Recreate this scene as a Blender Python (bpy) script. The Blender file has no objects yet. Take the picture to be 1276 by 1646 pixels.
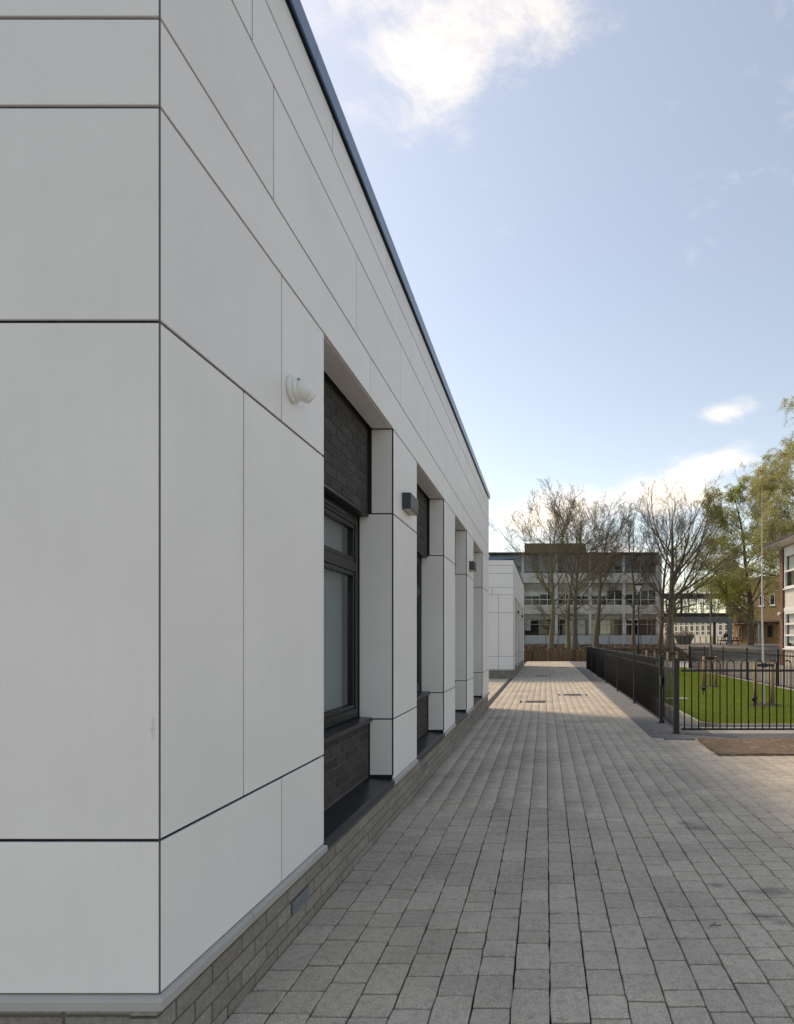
import bpy, math, random
import numpy as np
from mathutils import Vector, Matrix
R = math.radians
SC = bpy.context.scene
COL = SC.collection

# ------------------------------------------------------------------ camera, sky, sun, exposure
F, VX, VY = 978.0, 877.0, 1028.0          # focal length and vanishing point in photo pixels (1276 x 1646)
CH = 1.5
cd = bpy.data.cameras.new('camera'); cam = bpy.data.objects.new('camera', cd); COL.objects.link(cam)
cam.location = (0, 0, CH); cam.rotation_euler = (R(90), 0, 0)
cd.sensor_fit = 'HORIZONTAL'; cd.sensor_width = 36.0; cd.lens = 36.0 * F / 1276.0
cd.shift_x = (638 - VX) / 1276.0; cd.shift_y = (VY - 823) / 1276.0
cd.clip_start = 0.05; cd.clip_end = 6000
SC.camera = cam

SUN_EL = R(49.0)
SUN_H = Vector((-0.876, 0.482, 0)).normalized()
SUN_DIR = Vector((SUN_H.x * math.cos(SUN_EL), SUN_H.y * math.cos(SUN_EL), math.sin(SUN_EL)))
SKY_STRENGTH, SUN_STRENGTH, EXPOSURE = 0.15, 1.5, 0.74

W = bpy.data.worlds.new('World'); SC.world = W; W.use_nodes = True
def build_world():
    nt = W.node_tree; N, L = nt.nodes, nt.links
    N.clear()
    out = N.new('ShaderNodeOutputWorld'); bg = N.new('ShaderNodeBackground')
    bg.inputs['Strength'].default_value = SKY_STRENGTH
    sky = N.new('ShaderNodeTexSky'); sky.sky_type = 'NISHITA'; sky.sun_disc = False
    sky.sun_elevation = SUN_EL; sky.sun_rotation = math.atan2(SUN_H.x, SUN_H.y)
    sky.altitude = 0; sky.air_density = 1.0; sky.dust_density = 0.6; sky.ozone_density = 1.6
    tc = N.new('ShaderNodeTexCoord')
    def math_(op, a, b=None):
        n = N.new('ShaderNodeMath'); n.operation = op
        for i, v in enumerate((a, b)):
            if v is None: continue
            if isinstance(v, (int, float)): n.inputs[i].default_value = v
            else: L.new(v, n.inputs[i])
        return n.outputs[0]
    mp = N.new('ShaderNodeMapping'); mp.inputs['Scale'].default_value = (1, 1, 1.9)
    mp.inputs['Location'].default_value = (0.35, 0.1, 0.0)
    L.new(tc.outputs['Generated'], mp.inputs['Vector'])
    def noise(scale, detail, rough, dist=0.0):
        n = N.new('ShaderNodeTexNoise'); n.inputs['Scale'].default_value = scale
        n.inputs['Detail'].default_value = detail; n.inputs['Roughness'].default_value = rough
        n.inputs['Distortion'].default_value = dist
        L.new(mp.outputs[0], n.inputs['Vector']); return n.outputs['Fac']
    big = noise(3.2, 3, 0.5)
    fine = noise(10.0, 10, 0.68, 0.3)
    dens = math_('ADD', math_('MULTIPLY', big, 0.55), math_('MULTIPLY', fine, 0.62))
    # the cumulus banks seen over the roofs and overhead (direction, size across, size up)
    def bump(px, py, sx, sy, amp):
        c = Vector(((px - VX) / F, 1, (VY - py) / F)).normalized()
        s = N.new('ShaderNodeVectorMath'); s.operation = 'SUBTRACT'
        L.new(tc.outputs['Generated'], s.inputs[0]); s.inputs[1].default_value = c
        m = N.new('ShaderNodeVectorMath'); m.operation = 'MULTIPLY'
        L.new(s.outputs[0], m.inputs[0]); m.inputs[1].default_value = (1 / sx, 1 / sx, 1 / sy)
        ln = N.new('ShaderNodeVectorMath'); ln.operation = 'DOT_PRODUCT'
        L.new(m.outputs[0], ln.inputs[0]); L.new(m.outputs[0], ln.inputs[1])
        e = math_('POWER', 2.718, math_('MULTIPLY', ln.outputs['Value'], -1.0))
        return math_('MULTIPLY', e, amp)
    for b in CLOUDS: dens = math_('ADD', dens, bump(*b))
    ramp = N.new('ShaderNodeMapRange'); ramp.interpolation_type = 'SMOOTHSTEP'
    ramp.inputs['From Min'].default_value = 0.68; ramp.inputs['From Max'].default_value = 1.08
    L.new(dens, ramp.inputs['Value'])
    # thin bright veil over the whole sky
    haze = N.new('ShaderNodeMix'); haze.data_type = 'RGBA'
    L.new(sky.outputs[0], haze.inputs['A'])
    haze.inputs['B'].default_value = (4.6, 4.9, 5.2, 1); haze.inputs['Factor'].default_value = 0.08
    mix = N.new('ShaderNodeMix'); mix.data_type = 'RGBA'
    L.new(ramp.outputs[0], mix.inputs['Factor']); L.new(haze.outputs['Result'], mix.inputs['A'])
    mix.inputs['B'].default_value = (5.0, 5.25, 5.7, 1)
    L.new(mix.outputs['Result'], bg.inputs['Color']); L.new(bg.outputs[0], out.inputs['Surface'])
CLOUDS = [(630, 10, .14, .085, .22), (675, 125, .055, .055, .16), (880, 0, .09, .04, .19), (520, 20, .05, .08, .10), (755, 225, .03, .03, .10),
          (850, 840, .09, .034, .36), (930, 810, .07, .034, .29), (1070, 795, .08, .034, .36), (1175, 742, .055, .017, .30),
          (1170, 662, .055, .015, .24), (1150, 800, .05, .015, .2), (960, 890, .2, .03, .16)]
build_world()
sd = bpy.data.lights.new('sun', 'SUN'); sun = bpy.data.objects.new('sun', sd); COL.objects.link(sun)
sd.energy = SUN_STRENGTH; sd.angle = R(10.0); sd.color = (1.0, 0.95, 0.87)
sun.rotation_euler = SUN_DIR.to_track_quat('Z', 'Y').to_euler(); sun.location = (-20, 10, 30)
vs = SC.view_settings
vs.view_transform = 'Standard'; vs.look = 'None'; vs.gamma = 1.0; vs.use_curve_mapping = False; vs.exposure = EXPOSURE
vs.use_white_balance = True; vs.white_balance_temperature = 8900; vs.white_balance_tint = 13

# ------------------------------------------------------------------ helpers
rng = np.random.default_rng(7)
random.seed(7)

class NT:
    """small node helper for one material"""
    def __init__(s, name):
        s.m = bpy.data.materials.new(name); s.m.use_nodes = True
        s.n, s.l = s.m.node_tree.nodes, s.m.node_tree.links
        s.b = s.n['Principled BSDF']
        s.pos = s.n.new('ShaderNodeNewGeometry').outputs['Position']
    def noise(s, scale, detail=4, rough=.55, vec=None, stretch=None):
        v = vec or s.pos
        if stretch:
            mp = s.n.new('ShaderNodeMapping'); mp.inputs['Scale'].default_value = stretch
            s.l.new(v, mp.inputs['Vector']); v = mp.outputs[0]
        t = s.n.new('ShaderNodeTexNoise'); t.inputs['Scale'].default_value = scale
        t.inputs['Detail'].default_value = detail; t.inputs['Roughness'].default_value = rough
        s.l.new(v, t.inputs['Vector']); return t.outputs['Fac']
    def ramp(s, fac, stops):
        r = s.n.new('ShaderNodeValToRGB'); e = r.color_ramp.elements
        while len(e) < len(stops): e.new(.5)
        for k, (p, c) in enumerate(stops): e[k].position = p; e[k].color = (*c, 1)
        s.l.new(fac, r.inputs[0]); return r.outputs[0]
    def mix(s, fac, a, b, mode='MIX'):
        m = s.n.new('ShaderNodeMix'); m.data_type = 'RGBA'; m.blend_type = mode
        for k, v in (('Factor', fac), ('A', a), ('B', b)):
            i = m.inputs[k]
            if isinstance(v, (int, float)): i.default_value = v
            elif isinstance(v, tuple): i.default_value = (*v, 1)
            else: s.l.new(v, i)
        return m.outputs['Result']
    def rand(s):
        return s.n.new('ShaderNodeObjectInfo').outputs['Random']
    def attr(s, name):
        a = s.n.new('ShaderNodeAttribute'); a.attribute_name = name; return a.outputs['Fac']
    def mr(s, v, lo, hi, f0=0., f1=1.):
        m = s.n.new('ShaderNodeMapRange'); m.inputs['From Min'].default_value = f0; m.inputs['From Max'].default_value = f1
        m.inputs['To Min'].default_value = lo; m.inputs['To Max'].default_value = hi
        s.l.new(v, m.inputs['Value']); return m.outputs[0]
    def grey(s, v):
        c = s.n.new('ShaderNodeCombineColor')
        for k in range(3): s.l.new(v, c.inputs[k])
        return c.outputs[0]
    def bump(s, h, strength=.3, dist=.01):
        b = s.n.new('ShaderNodeBump'); b.inputs['Strength'].default_value = strength; b.inputs['Distance'].default_value = dist
        s.l.new(h, b.inputs['Height']); s.l.new(b.outputs[0], s.b.inputs['Normal'])
    def color(s, c):
        if isinstance(c, tuple): s.b.inputs['Base Color'].default_value = (*c, 1)
        else: s.l.new(c, s.b.inputs['Base Color'])
    def rough(s, v):
        if isinstance(v, (int, float)): s.b.inputs['Roughness'].default_value = v
        else: s.l.new(v, s.b.inputs['Roughness'])

def plain(name, c, rough=.5, metal=0., var=.12, scale=6., bump=0., bscale=60., randv=0.):
    k = NT(name)
    col = k.mix(1.0, c, k.grey(k.mr(k.noise(scale, 5), 1 - var, 1 + var, .25, .75)), 'MULTIPLY')
    if randv: col = k.mix(1.0, col, k.grey(k.mr(k.rand(), 1 - randv, 1 + randv)), 'MULTIPLY')
    k.color(col); k.rough(rough); k.b.inputs['Metallic'].default_value = metal
    if bump: k.bump(k.noise(bscale, 3), bump, .004)
    return k.m

def paver_mat(name, c, from_attr):
    k = NT(name)
    r = k.attr('rnd') if from_attr else k.rand()
    sp = k.noise(130, 3, .75)
    col = k.mix(1.0, c, k.grey(k.mr(r, .92, 1.08)), 'MULTIPLY')
    col = k.mix(1.0, col, k.grey(k.mr(sp, .62, 1.38, .3, .7)), 'MULTIPLY')
    col = k.mix(k.mr(k.noise(26, 3, .6), 0, .35, .45, .7), col, (.22, .19, .15))
    st = k.noise(1.1, 6, .68)
    col = k.mix(1.0, col, k.grey(k.mr(st, .78, 1.16, .3, .7)), 'MULTIPLY')
    col = k.mix(k.mr(k.noise(6.5, 5, .7), 0, .5, .62, .78), col, (.16, .145, .12))
    # a few grey scuff marks left on the blocks
    for (x, y, sx, sy) in ((1.20, 4.85, .16, .10), (1.13, 4.98, .1, .06), (1.32, 3.62, .14, .07), (1.15, 3.3, .12, .06), (1.25, 3.22, .07, .06), (1.05, 3.72, .08, .04)):
        sub = k.n.new('ShaderNodeVectorMath'); sub.operation = 'SUBTRACT'; k.l.new(k.pos, sub.inputs[0]); sub.inputs[1].default_value = (x, y, 0)
        mul = k.n.new('ShaderNodeVectorMath'); mul.operation = 'MULTIPLY'; k.l.new(sub.outputs[0], mul.inputs[0]); mul.inputs[1].default_value = (1 / sx, 1 / sy, 0)
        ln = k.n.new('ShaderNodeVectorMath'); ln.operation = 'LENGTH'; k.l.new(mul.outputs[0], ln.inputs[0])
        ad = k.n.new('ShaderNodeMath'); ad.operation = 'ADD'; k.l.new(ln.outputs['Value'], ad.inputs[0]); k.l.new(k.mr(k.noise(9, 4), -.5, .5, .2, .8), ad.inputs[1])
        col = k.mix(k.mr(ad.outputs[0], .5, 0, .2, 1.), col, (.06, .06, .058))
    k.color(col); k.rough(.85); k.bump(sp, .35, .003)
    return k.m

def leaf_mat(name, c0, c1):
    k = NT(name)
    k.color(k.mix(k.noise(2.5, 3), c0, c1)); k.rough(.6)
    tr = k.n.new('ShaderNodeBsdfTranslucent'); ms = k.n.new('ShaderNodeMixShader'); ms.inputs[0].default_value = .35
    tr.inputs[0].default_value = (*[min(1, v * 1.3) for v in c1], 1)
    o = k.n['Material Output']; k.l.new(k.b.outputs[0], ms.inputs[1]); k.l.new(tr.outputs[0], ms.inputs[2]); k.l.new(ms.outputs[0], o.inputs[0])
    return k.m

def glass_mat(name, tint=(.965, .985, .98), refl=(.9, .95, 1.0)):
    k = NT(name); n, l = k.n, k.l
    t = n.new('ShaderNodeBsdfTransparent'); t.inputs[0].default_value = (*tint, 1)
    g = n.new('ShaderNodeBsdfGlossy'); g.inputs['Roughness'].default_value = .015; g.inputs[0].default_value = (*refl, 1)
    f = n.new('ShaderNodeFresnel'); f.inputs[0].default_value = 1.52
    geo = n.new('ShaderNodeNewGeometry'); inv = n.new('ShaderNodeMath'); inv.operation = 'SUBTRACT'; inv.inputs[0].default_value = 1.0; l.new(geo.outputs['Backfacing'], inv.inputs[1])
    fm = n.new('ShaderNodeMath'); fm.operation = 'MULTIPLY'; l.new(f.outputs[0], fm.inputs[0]); l.new(inv.outputs[0], fm.inputs[1])   # the inner face of the pane lets light out
    ms = n.new('ShaderNodeMixShader'); l.new(fm.outputs[0], ms.inputs[0]); l.new(t.outputs[0], ms.inputs[1]); l.new(g.outputs[0], ms.inputs[2])
    l.new(ms.outputs[0], n['Material Output'].inputs[0])
    return k.m

def panel_mat(name):
    k = NT(name)
    col = k.mix(1.0, (.83, .795, .77), k.grey(k.mr(k.rand(), .97, 1.03)), 'MULTIPLY')
    col = k.mix(1.0, col, k.grey(k.mr(k.noise(1.6, 4, .6), .965, 1.03, .3, .7)), 'MULTIPLY')
    col = k.mix(1.0, col, k.grey(k.mr(k.noise(420, 2, .6), .95, 1.05, .3, .7)), 'MULTIPLY')
    col = k.mix(k.mr(k.noise(30, 3, .55), 0, .10, .66, .8), col, (.42, .40, .36))
    col = k.mix(k.mr(k.noise(5, 5, .6, stretch=(3, 3, .18)), 0, .045, .5, .75), col, (.50, .47, .41))      # faint run marks
    col = k.mix(k.mr(k.noise(75, 2, .5), 0, .25, .76, .84), col, (.33, .30, .26))                            # flecks
    sub = k.n.new('ShaderNodeVectorMath'); sub.operation = 'SUBTRACT'; k.l.new(k.pos, sub.inputs[0]); sub.inputs[1].default_value = (-1.272, 1.972, 1.205)
    mul = k.n.new('ShaderNodeVectorMath'); mul.operation = 'MULTIPLY'; k.l.new(sub.outputs[0], mul.inputs[0]); mul.inputs[1].default_value = (120, 20, 24)
    ln = k.n.new('ShaderNodeVectorMath'); ln.operation = 'LENGTH'; k.l.new(mul.outputs[0], ln.inputs[0])
    ad = k.n.new('ShaderNodeMath'); ad.operation = 'ADD'; k.l.new(ln.outputs['Value'], ad.inputs[0]); k.l.new(k.mr(k.noise(60, 4), -.8, .8, .2, .8), ad.inputs[1])
    col = k.mix(k.mr(ad.outputs[0], .5, 0, .3, 1.), col, (.5, .43, .31))                                    # scuff by the corner
    k.color(col); k.rough(k.mr(k.noise(7, 3), .42, .6)); k.bump(k.noise(300, 2), .05, .001)
    return k.m

def brick_mat(name, c0, c1, stain=(.5, .5, .5), sfac=.3):
    k = NT(name)
    r = k.n.new('ShaderNodeObjectInfo').outputs['Random']; a = k.attr('rnd')
    s = k.n.new('ShaderNodeMath'); s.operation = 'ADD'; k.l.new(r, s.inputs[0]); k.l.new(a, s.inputs[1])
    fr = k.n.new('ShaderNodeMath'); fr.operation = 'FRACT'; k.l.new(s.outputs[0], fr.inputs[0])
    col = k.mix(fr.outputs[0], c0, c1)
    col = k.mix(1.0, col, k.grey(k.mr(k.noise(55, 4, .65), .75, 1.25, .3, .7)), 'MULTIPLY')
    col = k.mix(k.mr(k.noise(9, 5, .7), 0, sfac, .6, .8), col, stain)
    k.color(col); k.rough(.8); k.bump(k.noise(140, 3), .3, .003)
    return k.m

M = {}
M['panel'] = panel_mat('white_cladding_panel')
M['black'] = plain('black_backing', (.012, .012, .013), .7)
M['vent'] = plain('grey_vent', (.21, .22, .235), .5)
M['trim'] = plain('brown_grey_corner_trim', (.09, .085, .078), .6)
M['flashing'] = plain('pale_metal_flashing', (.42, .405, .38), .5, .0, .06, 3)
M['coping'] = plain('slate_blue_coping', (.085, .135, .22), .3, .2, .12, 3)
M['ledge'] = plain('dark_stone_ledge', (.020, .022, .026), .32, 0, .3, 30, .05, 200)
M['brick'] = brick_mat('buff_brick', (.225, .195, .165), (.29, .262, .23), (.42, .40, .37), .3)
M['mortar'] = plain('grey_mortar', (.13, .118, .102), .9, 0, .15, 30, .2, 120)
M['dbrick'] = brick_mat('charcoal_brick', (.028, .026, .025), (.054, .047, .043), (.11, .10, .095), .25)
M['dmortar'] = plain('dark_mortar', (.10, .092, .085), .9, 0, .2, 30)
M['frame'] = plain('anthracite_frame', (.009, .010, .012), .4, .1, .1, 4)
M['glass'] = glass_mat('window_glass')
M['glass_dark'] = plain('dark_far_glass', (.03, .035, .04), .08)
M['glass_far'] = glass_mat('far_window_glass', (.95, .96, .96))
M['blind'] = leaf_mat('pale_curtain', (.27, .305, .31), (.22, .25, .26))
M['room'] = plain('room_interior', (.22, .22, .21), .9)
M['cctv'] = plain('white_plastic', (.78, .78, .76), .35, 0, .03, 5)
M['lens'] = plain('black_lens', (.01, .01, .012), .08)
M['lampbody'] = plain('dark_grey_lamp', (.045, .05, .055), .42, .2, .1, 8)
M['diffuser'] = plain('lamp_diffuser', (.45, .43, .36), .4)
M['paver'] = paver_mat('buff_grey_paver', (.50, .43, .345), False)
M['paver_a'] = paver_mat('buff_grey_paver_field', (.50, .43, .345), True)
M['paver_dark'] = paver_mat('charcoal_paver', (.16, .16, .163), True)
k = NT('joint_sand'); k.color(k.ramp(k.noise(3.5, 5, .7), [(.4, (.05, .045, .037)), (.6, (.05, .055, .025)), (.72, (.12, .10, .075))])); k.rough(.95); k.bump(k.noise(300, 2), .4, .004); M['sand'] = k.m
M['concrete'] = plain('pale_concrete', (.33, .31, .28), .85, 0, .15, 5, .2, 150)
M['fence'] = plain('black_fence_paint', (.008, .009, .011), .45, .0, .15, 9)
M['steel'] = plain('galvanised_steel', (.3, .31, .32), .35, .8, .15, 20)

def link(o, parent=None):
    COL.objects.link(o)
    if parent is not None: o.parent = parent
    return o
def tag(o, label=None, cat=None, group=None, kind=None):
    for k, v in (('label', label), ('category', cat), ('group', group), ('kind', kind)):
        if v: o[k] = v
    return o
def empty(name, loc, rz=0.):
    o = bpy.data.objects.new(name, None); o.location = loc; o.rotation_euler = (0, 0, rz); COL.objects.link(o); return o

class MB:
    """collects simple solids and links them as one mesh object"""
    def __init__(s): s.v, s.f, s.r = [], [], []
    def add(s, v, f, rnd=0.):
        b = len(s.v); s.v += [tuple(p) for p in v]; s.f += [tuple(i + b for i in q) for q in f]; s.r += [rnd] * len(v); return s
    def box(s, x0, x1, y0, y1, z0, z1, rnd=0.):
        v = [(x, y, z) for z in (z0, z1) for y in (y0, y1) for x in (x0, x1)]
        return s.add(v, [(0, 2, 3, 1), (4, 5, 7, 6), (0, 1, 5, 4), (2, 6, 7, 3), (0, 4, 6, 2), (1, 3, 7, 5)], rnd)
    def cbox(s, x0, x1, y0, y1, z0, z1, c=.003, rnd=0.):
        lo, hi = (x0, y0, z0), (x1, y1, z1); idx = {}; v = []
        for cx in (0, 1):
            for cy in (0, 1):
                for cz in (0, 1):
                    k = (cx, cy, cz)
                    for a in range(3):
                        p = [0, 0, 0]
                        for b in range(3):
                            base = hi[b] if k[b] else lo[b]
                            p[b] = base if b == a else base + (-c if k[b] else c)
                        idx[k, a] = len(v); v.append(p)
        f = []
        for a in range(3):
            b, d = (a + 1) % 3, (a + 2) % 3
            for sgn in (0, 1):
                q = []
                for (i, j) in ((0, 0), (1, 0), (1, 1), (0, 1)):
                    k = [0, 0, 0]; k[a] = sgn; k[b] = i; k[d] = j; q.append(idx[tuple(k), a])
                f.append(q if sgn else q[::-1])
            for i in (0, 1):
                for j in (0, 1):           # edges along axis a, between faces b and d
                    k0 = [0, 0, 0]; k0[b] = i; k0[d] = j; k1 = list(k0); k1[a] = 1
                    q = [idx[tuple(k0), b], idx[tuple(k1), b], idx[tuple(k1), d], idx[tuple(k0), d]]
                    f.append(q if i != j else q[::-1])
        for k in [(i, j, l) for i in (0, 1) for j in (0, 1) for l in (0, 1)]:
            q = [idx[k, 0], idx[k, 1], idx[k, 2]]
            f.append(q if sum(k) % 2 else q[::-1])
        return s.add(v, f, rnd)
    def prism(s, prof, axis, a0, a1):
        """profile of 2-D points swept along an axis ('x': (y,z), 'y': (x,z), 'z': (x,y))"""
        n = len(prof); v = []
        for a in (a0, a1):
            for (p, q) in prof:
                v.append({'x': (a, p, q), 'y': (p, a, q), 'z': (p, q, a)}[axis])
        f = [tuple(range(n))[::-1], tuple(range(n, 2 * n))]
        f += [(i, (i + 1) % n, n + (i + 1) % n, n + i) for i in range(n)]
        return s.add(v, f)
    def tube(s, pts, rad, k=6, cap=True):
        pts = [Vector(p) for p in pts]; n = len(pts)
        rad = [rad] * n if isinstance(rad, (int, float)) else rad
        v, f = [], []; ref = None
        for i, p in enumerate(pts):
            t = (pts[min(i + 1, n - 1)] - pts[max(i - 1, 0)]).normalized()
            if ref is None: ref = Vector((0, 0, 1)) if abs(t.z) < .9 else Vector((1, 0, 0))
            a = t.cross(ref).normalized(); b = t.cross(a); ref = a.cross(t)
            for j in range(k):
                an = 2 * math.pi * j / k; v.append(p + (a * math.cos(an) + b * math.sin(an)) * rad[i])
        for i in range(n - 1):
            for j in range(k):
                f.append((i * k + j, i * k + (j + 1) % k, (i + 1) * k + (j + 1) % k, (i + 1) * k + j))
        if cap: f += [tuple(range(k))[::-1], tuple(range((n - 1) * k, n * k))]
        return s.add(v, f)
    def lathe(s, prof, k=20, mat4=None):
        v, f = [], []
        for (r, z) in prof:
            for j in range(k):
                a = 2 * math.pi * j / k; p = Vector((r * math.cos(a), r * math.sin(a), z))
                v.append(mat4 @ p if mat4 else p)
        for i in range(len(prof) - 1):
            for j in range(k):
                f.append((i * k + j, i * k + (j + 1) % k, (i + 1) * k + (j + 1) % k, (i + 1) * k + j))
        f += [tuple(range(k))[::-1], tuple(range((len(prof) - 1) * k, len(prof) * k))]
        return s.add(v, f)
    def mesh(s, name, m, smooth=False):
        me = bpy.data.meshes.new(name); me.from_pydata(s.v, [], s.f); me.materials.append(m)
        if any(s.r):
            a = me.attributes.new('rnd', 'FLOAT', 'POINT'); a.data.foreach_set('value', s.r)
        if smooth: me.polygons.foreach_set('use_smooth', [True] * len(me.polygons))
        me.update(); return me
    def build(s, name, m, parent=None, smooth=False, loc=None):
        o = bpy.data.objects.new(name, s.mesh(name, m, smooth))
        if loc is not None: o.location = loc
        return link(o, parent)
def inst(name, me, parent, loc, rz=0., scale=None):
    o = bpy.data.objects.new(name, me); o.location = loc; o.rotation_euler = (0, 0, rz)
    if scale: o.scale = scale
    return link(o, parent)
def copy_tree(o, parent=None):
    c = o.copy(); COL.objects.link(c); c.parent = parent
    for ch in o.children: copy_tree(ch, c)
    return c
def fast_mesh(name, verts, quads, m, tris=None, smooth=True, rnd=None):
    me = bpy.data.meshes.new(name)
    nq = 0 if quads is None else len(quads); ntri = 0 if tris is None else len(tris)
    me.vertices.add(len(verts)); me.vertices.foreach_set('co', np.asarray(verts, np.float32).ravel())
    loops = np.concatenate([a.ravel() for a in ([quads] if nq else []) + ([tris] if ntri else [])]).astype(np.int32)
    me.loops.add(len(loops)); me.loops.foreach_set('vertex_index', loops)
    me.polygons.add(nq + ntri)
    st = np.concatenate([np.arange(nq) * 4, nq * 4 + np.arange(ntri) * 3]).astype(np.int32)
    me.polygons.foreach_set('loop_start', st)
    if smooth: me.polygons.foreach_set('use_smooth', np.ones(nq + ntri, bool))
    if rnd is not None:
        a = me.attributes.new('rnd', 'FLOAT', 'POINT'); a.data.foreach_set('value', np.asarray(rnd, np.float32))
    me.materials.append(m); me.update(calc_edges=True); me.validate()
    return me
def at(px, d): return (px - VX) * d / F       # sideways offset of a photo column at a distance

# ------------------------------------------------------------------ ground
M['asphalt'] = plain('asphalt', (.085, .08, .078), .9, 0, .2, .6, .3, 200)
M['asphalt_pale'] = plain('pale_playground_asphalt', (.17, .15, .135), .9, 0, .25, .5, .2, 120)
k = NT('lawn_soil'); k.color(k.mix(k.noise(5, 5), (.035, .06, .012), (.075, .12, .02))); k.rough(.9); M['turf'] = k.m
k = NT('far_turf'); k.color(k.mix(k.noise(2, 5), (.05, .075, .018), (.10, .12, .035))); k.rough(.9); M['turf_far'] = k.m
k = NT('bark_mulch')
k.color(k.ramp(k.noise(9, 6, .75), [(.3, (.04, .026, .018)), (.5, (.10, .064, .042)), (.72, (.18, .12, .085))])); k.rough(.95); k.bump(k.noise(14, 5, .8), .9, .08); M['mulch'] = k.m
tag(MB().add([(-1500, -800, -.06), (1500, -800, -.06), (1500, 2600, -.06), (-1500, 2600, -.06)], [(0, 1, 2, 3)]).build('ground', M['asphalt']), kind='structure')

def sheet(name, xs, ys, zf, m, kind='structure'):
    X, Y = np.meshgrid(xs, ys); Z = zf(X, Y); nx, ny = len(xs), len(ys)
    v = np.stack([X, Y, Z], -1).reshape(-1, 3); i = np.arange((ny - 1) * (nx - 1)); r, c = i // (nx - 1), i % (nx - 1); b = r * nx + c
    o = link(bpy.data.objects.new(name, fast_mesh(name, v, np.stack([b, b + 1, b + nx + 1, b + nx], -1), m)))
    return tag(o, kind=kind)
def sstep(a, b, x):
    t = np.clip((x - a) / (b - a), 0, 1); return t * t * (3 - 2 * t)
sheet('playground', np.linspace(2.9, 140, 40), np.concatenate([np.linspace(31.6, 64, 40), np.linspace(68, 420, 12)]),
      lambda X, Y: -.02 + 1.0 * sstep(42, 62, Y), M['asphalt_pale'])
sheet('school_lawn', np.linspace(-90, 2.9, 20), np.concatenate([np.linspace(42.3, 64, 20), np.linspace(68, 420, 12)]),
      lambda X, Y: .66 + .32 * sstep(43, 60, Y), M['turf_far'])

# ------------------------------------------------------------------ paving of rectangular blocks in columns
GAP = .005
def paver_mesh(lw, variant, m, name):
    """tumbled block: wobbly outline, chamfered top; local origin at its centre, top at z = 0"""
    r = np.random.default_rng(int(lw * 1000) + 77 * variant)
    w, l = .16 - GAP, lw - GAP - .004
    pts = []
    for (a, b, n) in (((-w/2, -l/2), (w/2, -l/2), 3), ((w/2, -l/2), (w/2, l/2), 3), ((w/2, l/2), (-w/2, l/2), 3), ((-w/2, l/2), (-w/2, -l/2), 3)):
        for i in range(n):
            t = i / n
            p = np.array(a) * (1 - t) + np.array(b) * t
            s = .004 if i == 0 else .0022
            p = p - np.sign(p) * (.0008 + .0022 * r.random()) if i == 0 else p + r.normal(0, .0013, 2)
            pts.append(p)
    pts = np.array(pts); n = len(pts)
    top = pts - .0032 * np.where(np.abs(np.abs(pts) - np.array([w/2, l/2])) < .006, np.sign(pts), 0) + r.normal(0, .0005, pts.shape)
    v = [(x, y, -.03) for x, y in pts] + [(x, y, -.0042) for x, y in pts] + [(x, y, r.normal(0, .0004)) for x, y in top]
    f = [(i, (i + 1) % n, n + (i + 1) % n, n + i) for i in range(n)] + [(n + i, n + (i + 1) % n, 2*n + (i + 1) % n, 2*n + i) for i in range(n)]
    f.append(tuple(range(2 * n, 3 * n)))
    return MB().add(v, f).mesh(name, m)
PM = {}
for lw in (.12, .16, .20, .24):
    for va in range(4): PM[lw, va] = paver_mesh(lw, va, M['paver'], 'paver')
path = MB().add([(-9, -6, -.034), (9, -6, -.034), (9, 9.72, -.034), (2.72, 9.72, -.034), (2.72, 42.4, -.034), (-9, 42.4, -.034)], [(0, 1, 2, 3, 4, 5)]).build('path', M['sand'])
tag(path, kind='structure')
def columns(x0, x1, y0, y1, seed):
    r = np.random.default_rng(seed); out = []
    nx = int(round((x1 - x0) / .16)); w = (x1 - x0) / nx
    for i in range(nx):
        y = y0 - r.random() * .2; last = 0
        while y < y1:
            l = r.choice([.12, .16, .20, .24], p=[.08, .32, .37, .23])
            out.append((x0 + (i + .5) * w, y + l / 2, l)); y += l
    return [p for p in out if p[1] - p[2] / 2 > y0 - .25 and p[1] + p[2] / 2 < y1 + .1]
def inframe(x, y, m=0.):
    if y < 2.2: return False
    px, py = VX + x * F / y, VY + CH * F / y
    return -m <= px <= 1276 + m and py <= 1646 + m
COVERS = [(-.5, .02, 14.42, 14.9), (.47, .99, 16.25, 16.75), (-.44, .06, 24.7, 25.3), (.65, 1.2, 32.6, 33.2)]
BOARD = (2.23, 4.6, 7.85, 9.12)
field = [p for p in columns(-1.262, 1.618, -1.5, 42.2, 3)]
field += columns(1.618, 6.898, -1.5, 9.18, 4) + columns(-5.902, -1.262, -1.5, 1.93, 5)
def in_cover(x, y): return any(a - .07 < x < b + .07 and c - .02 < y < d + .02 for a, b, c, d in COVERS)
field = [p for p in field if not in_cover(p[0], p[1])]
vis = sorted([p for p in field if inframe(p[0], p[1], 20)], key=lambda p: p[1])
near = set(vis[:298])
rr = np.random.default_rng(11)
for p in sorted(near):
    o = inst('paver', PM[round(float(p[2]), 2), int(rr.integers(4))], path, (p[0], p[1], rr.normal(0, .0011)))
    o.rotation_euler = (rr.normal(0, .006), rr.normal(0, .006), rr.normal(0, .006) + (math.pi if rr.random() < .5 else 0))
mb = MB(); V, Q, RN = [], [], []
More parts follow.
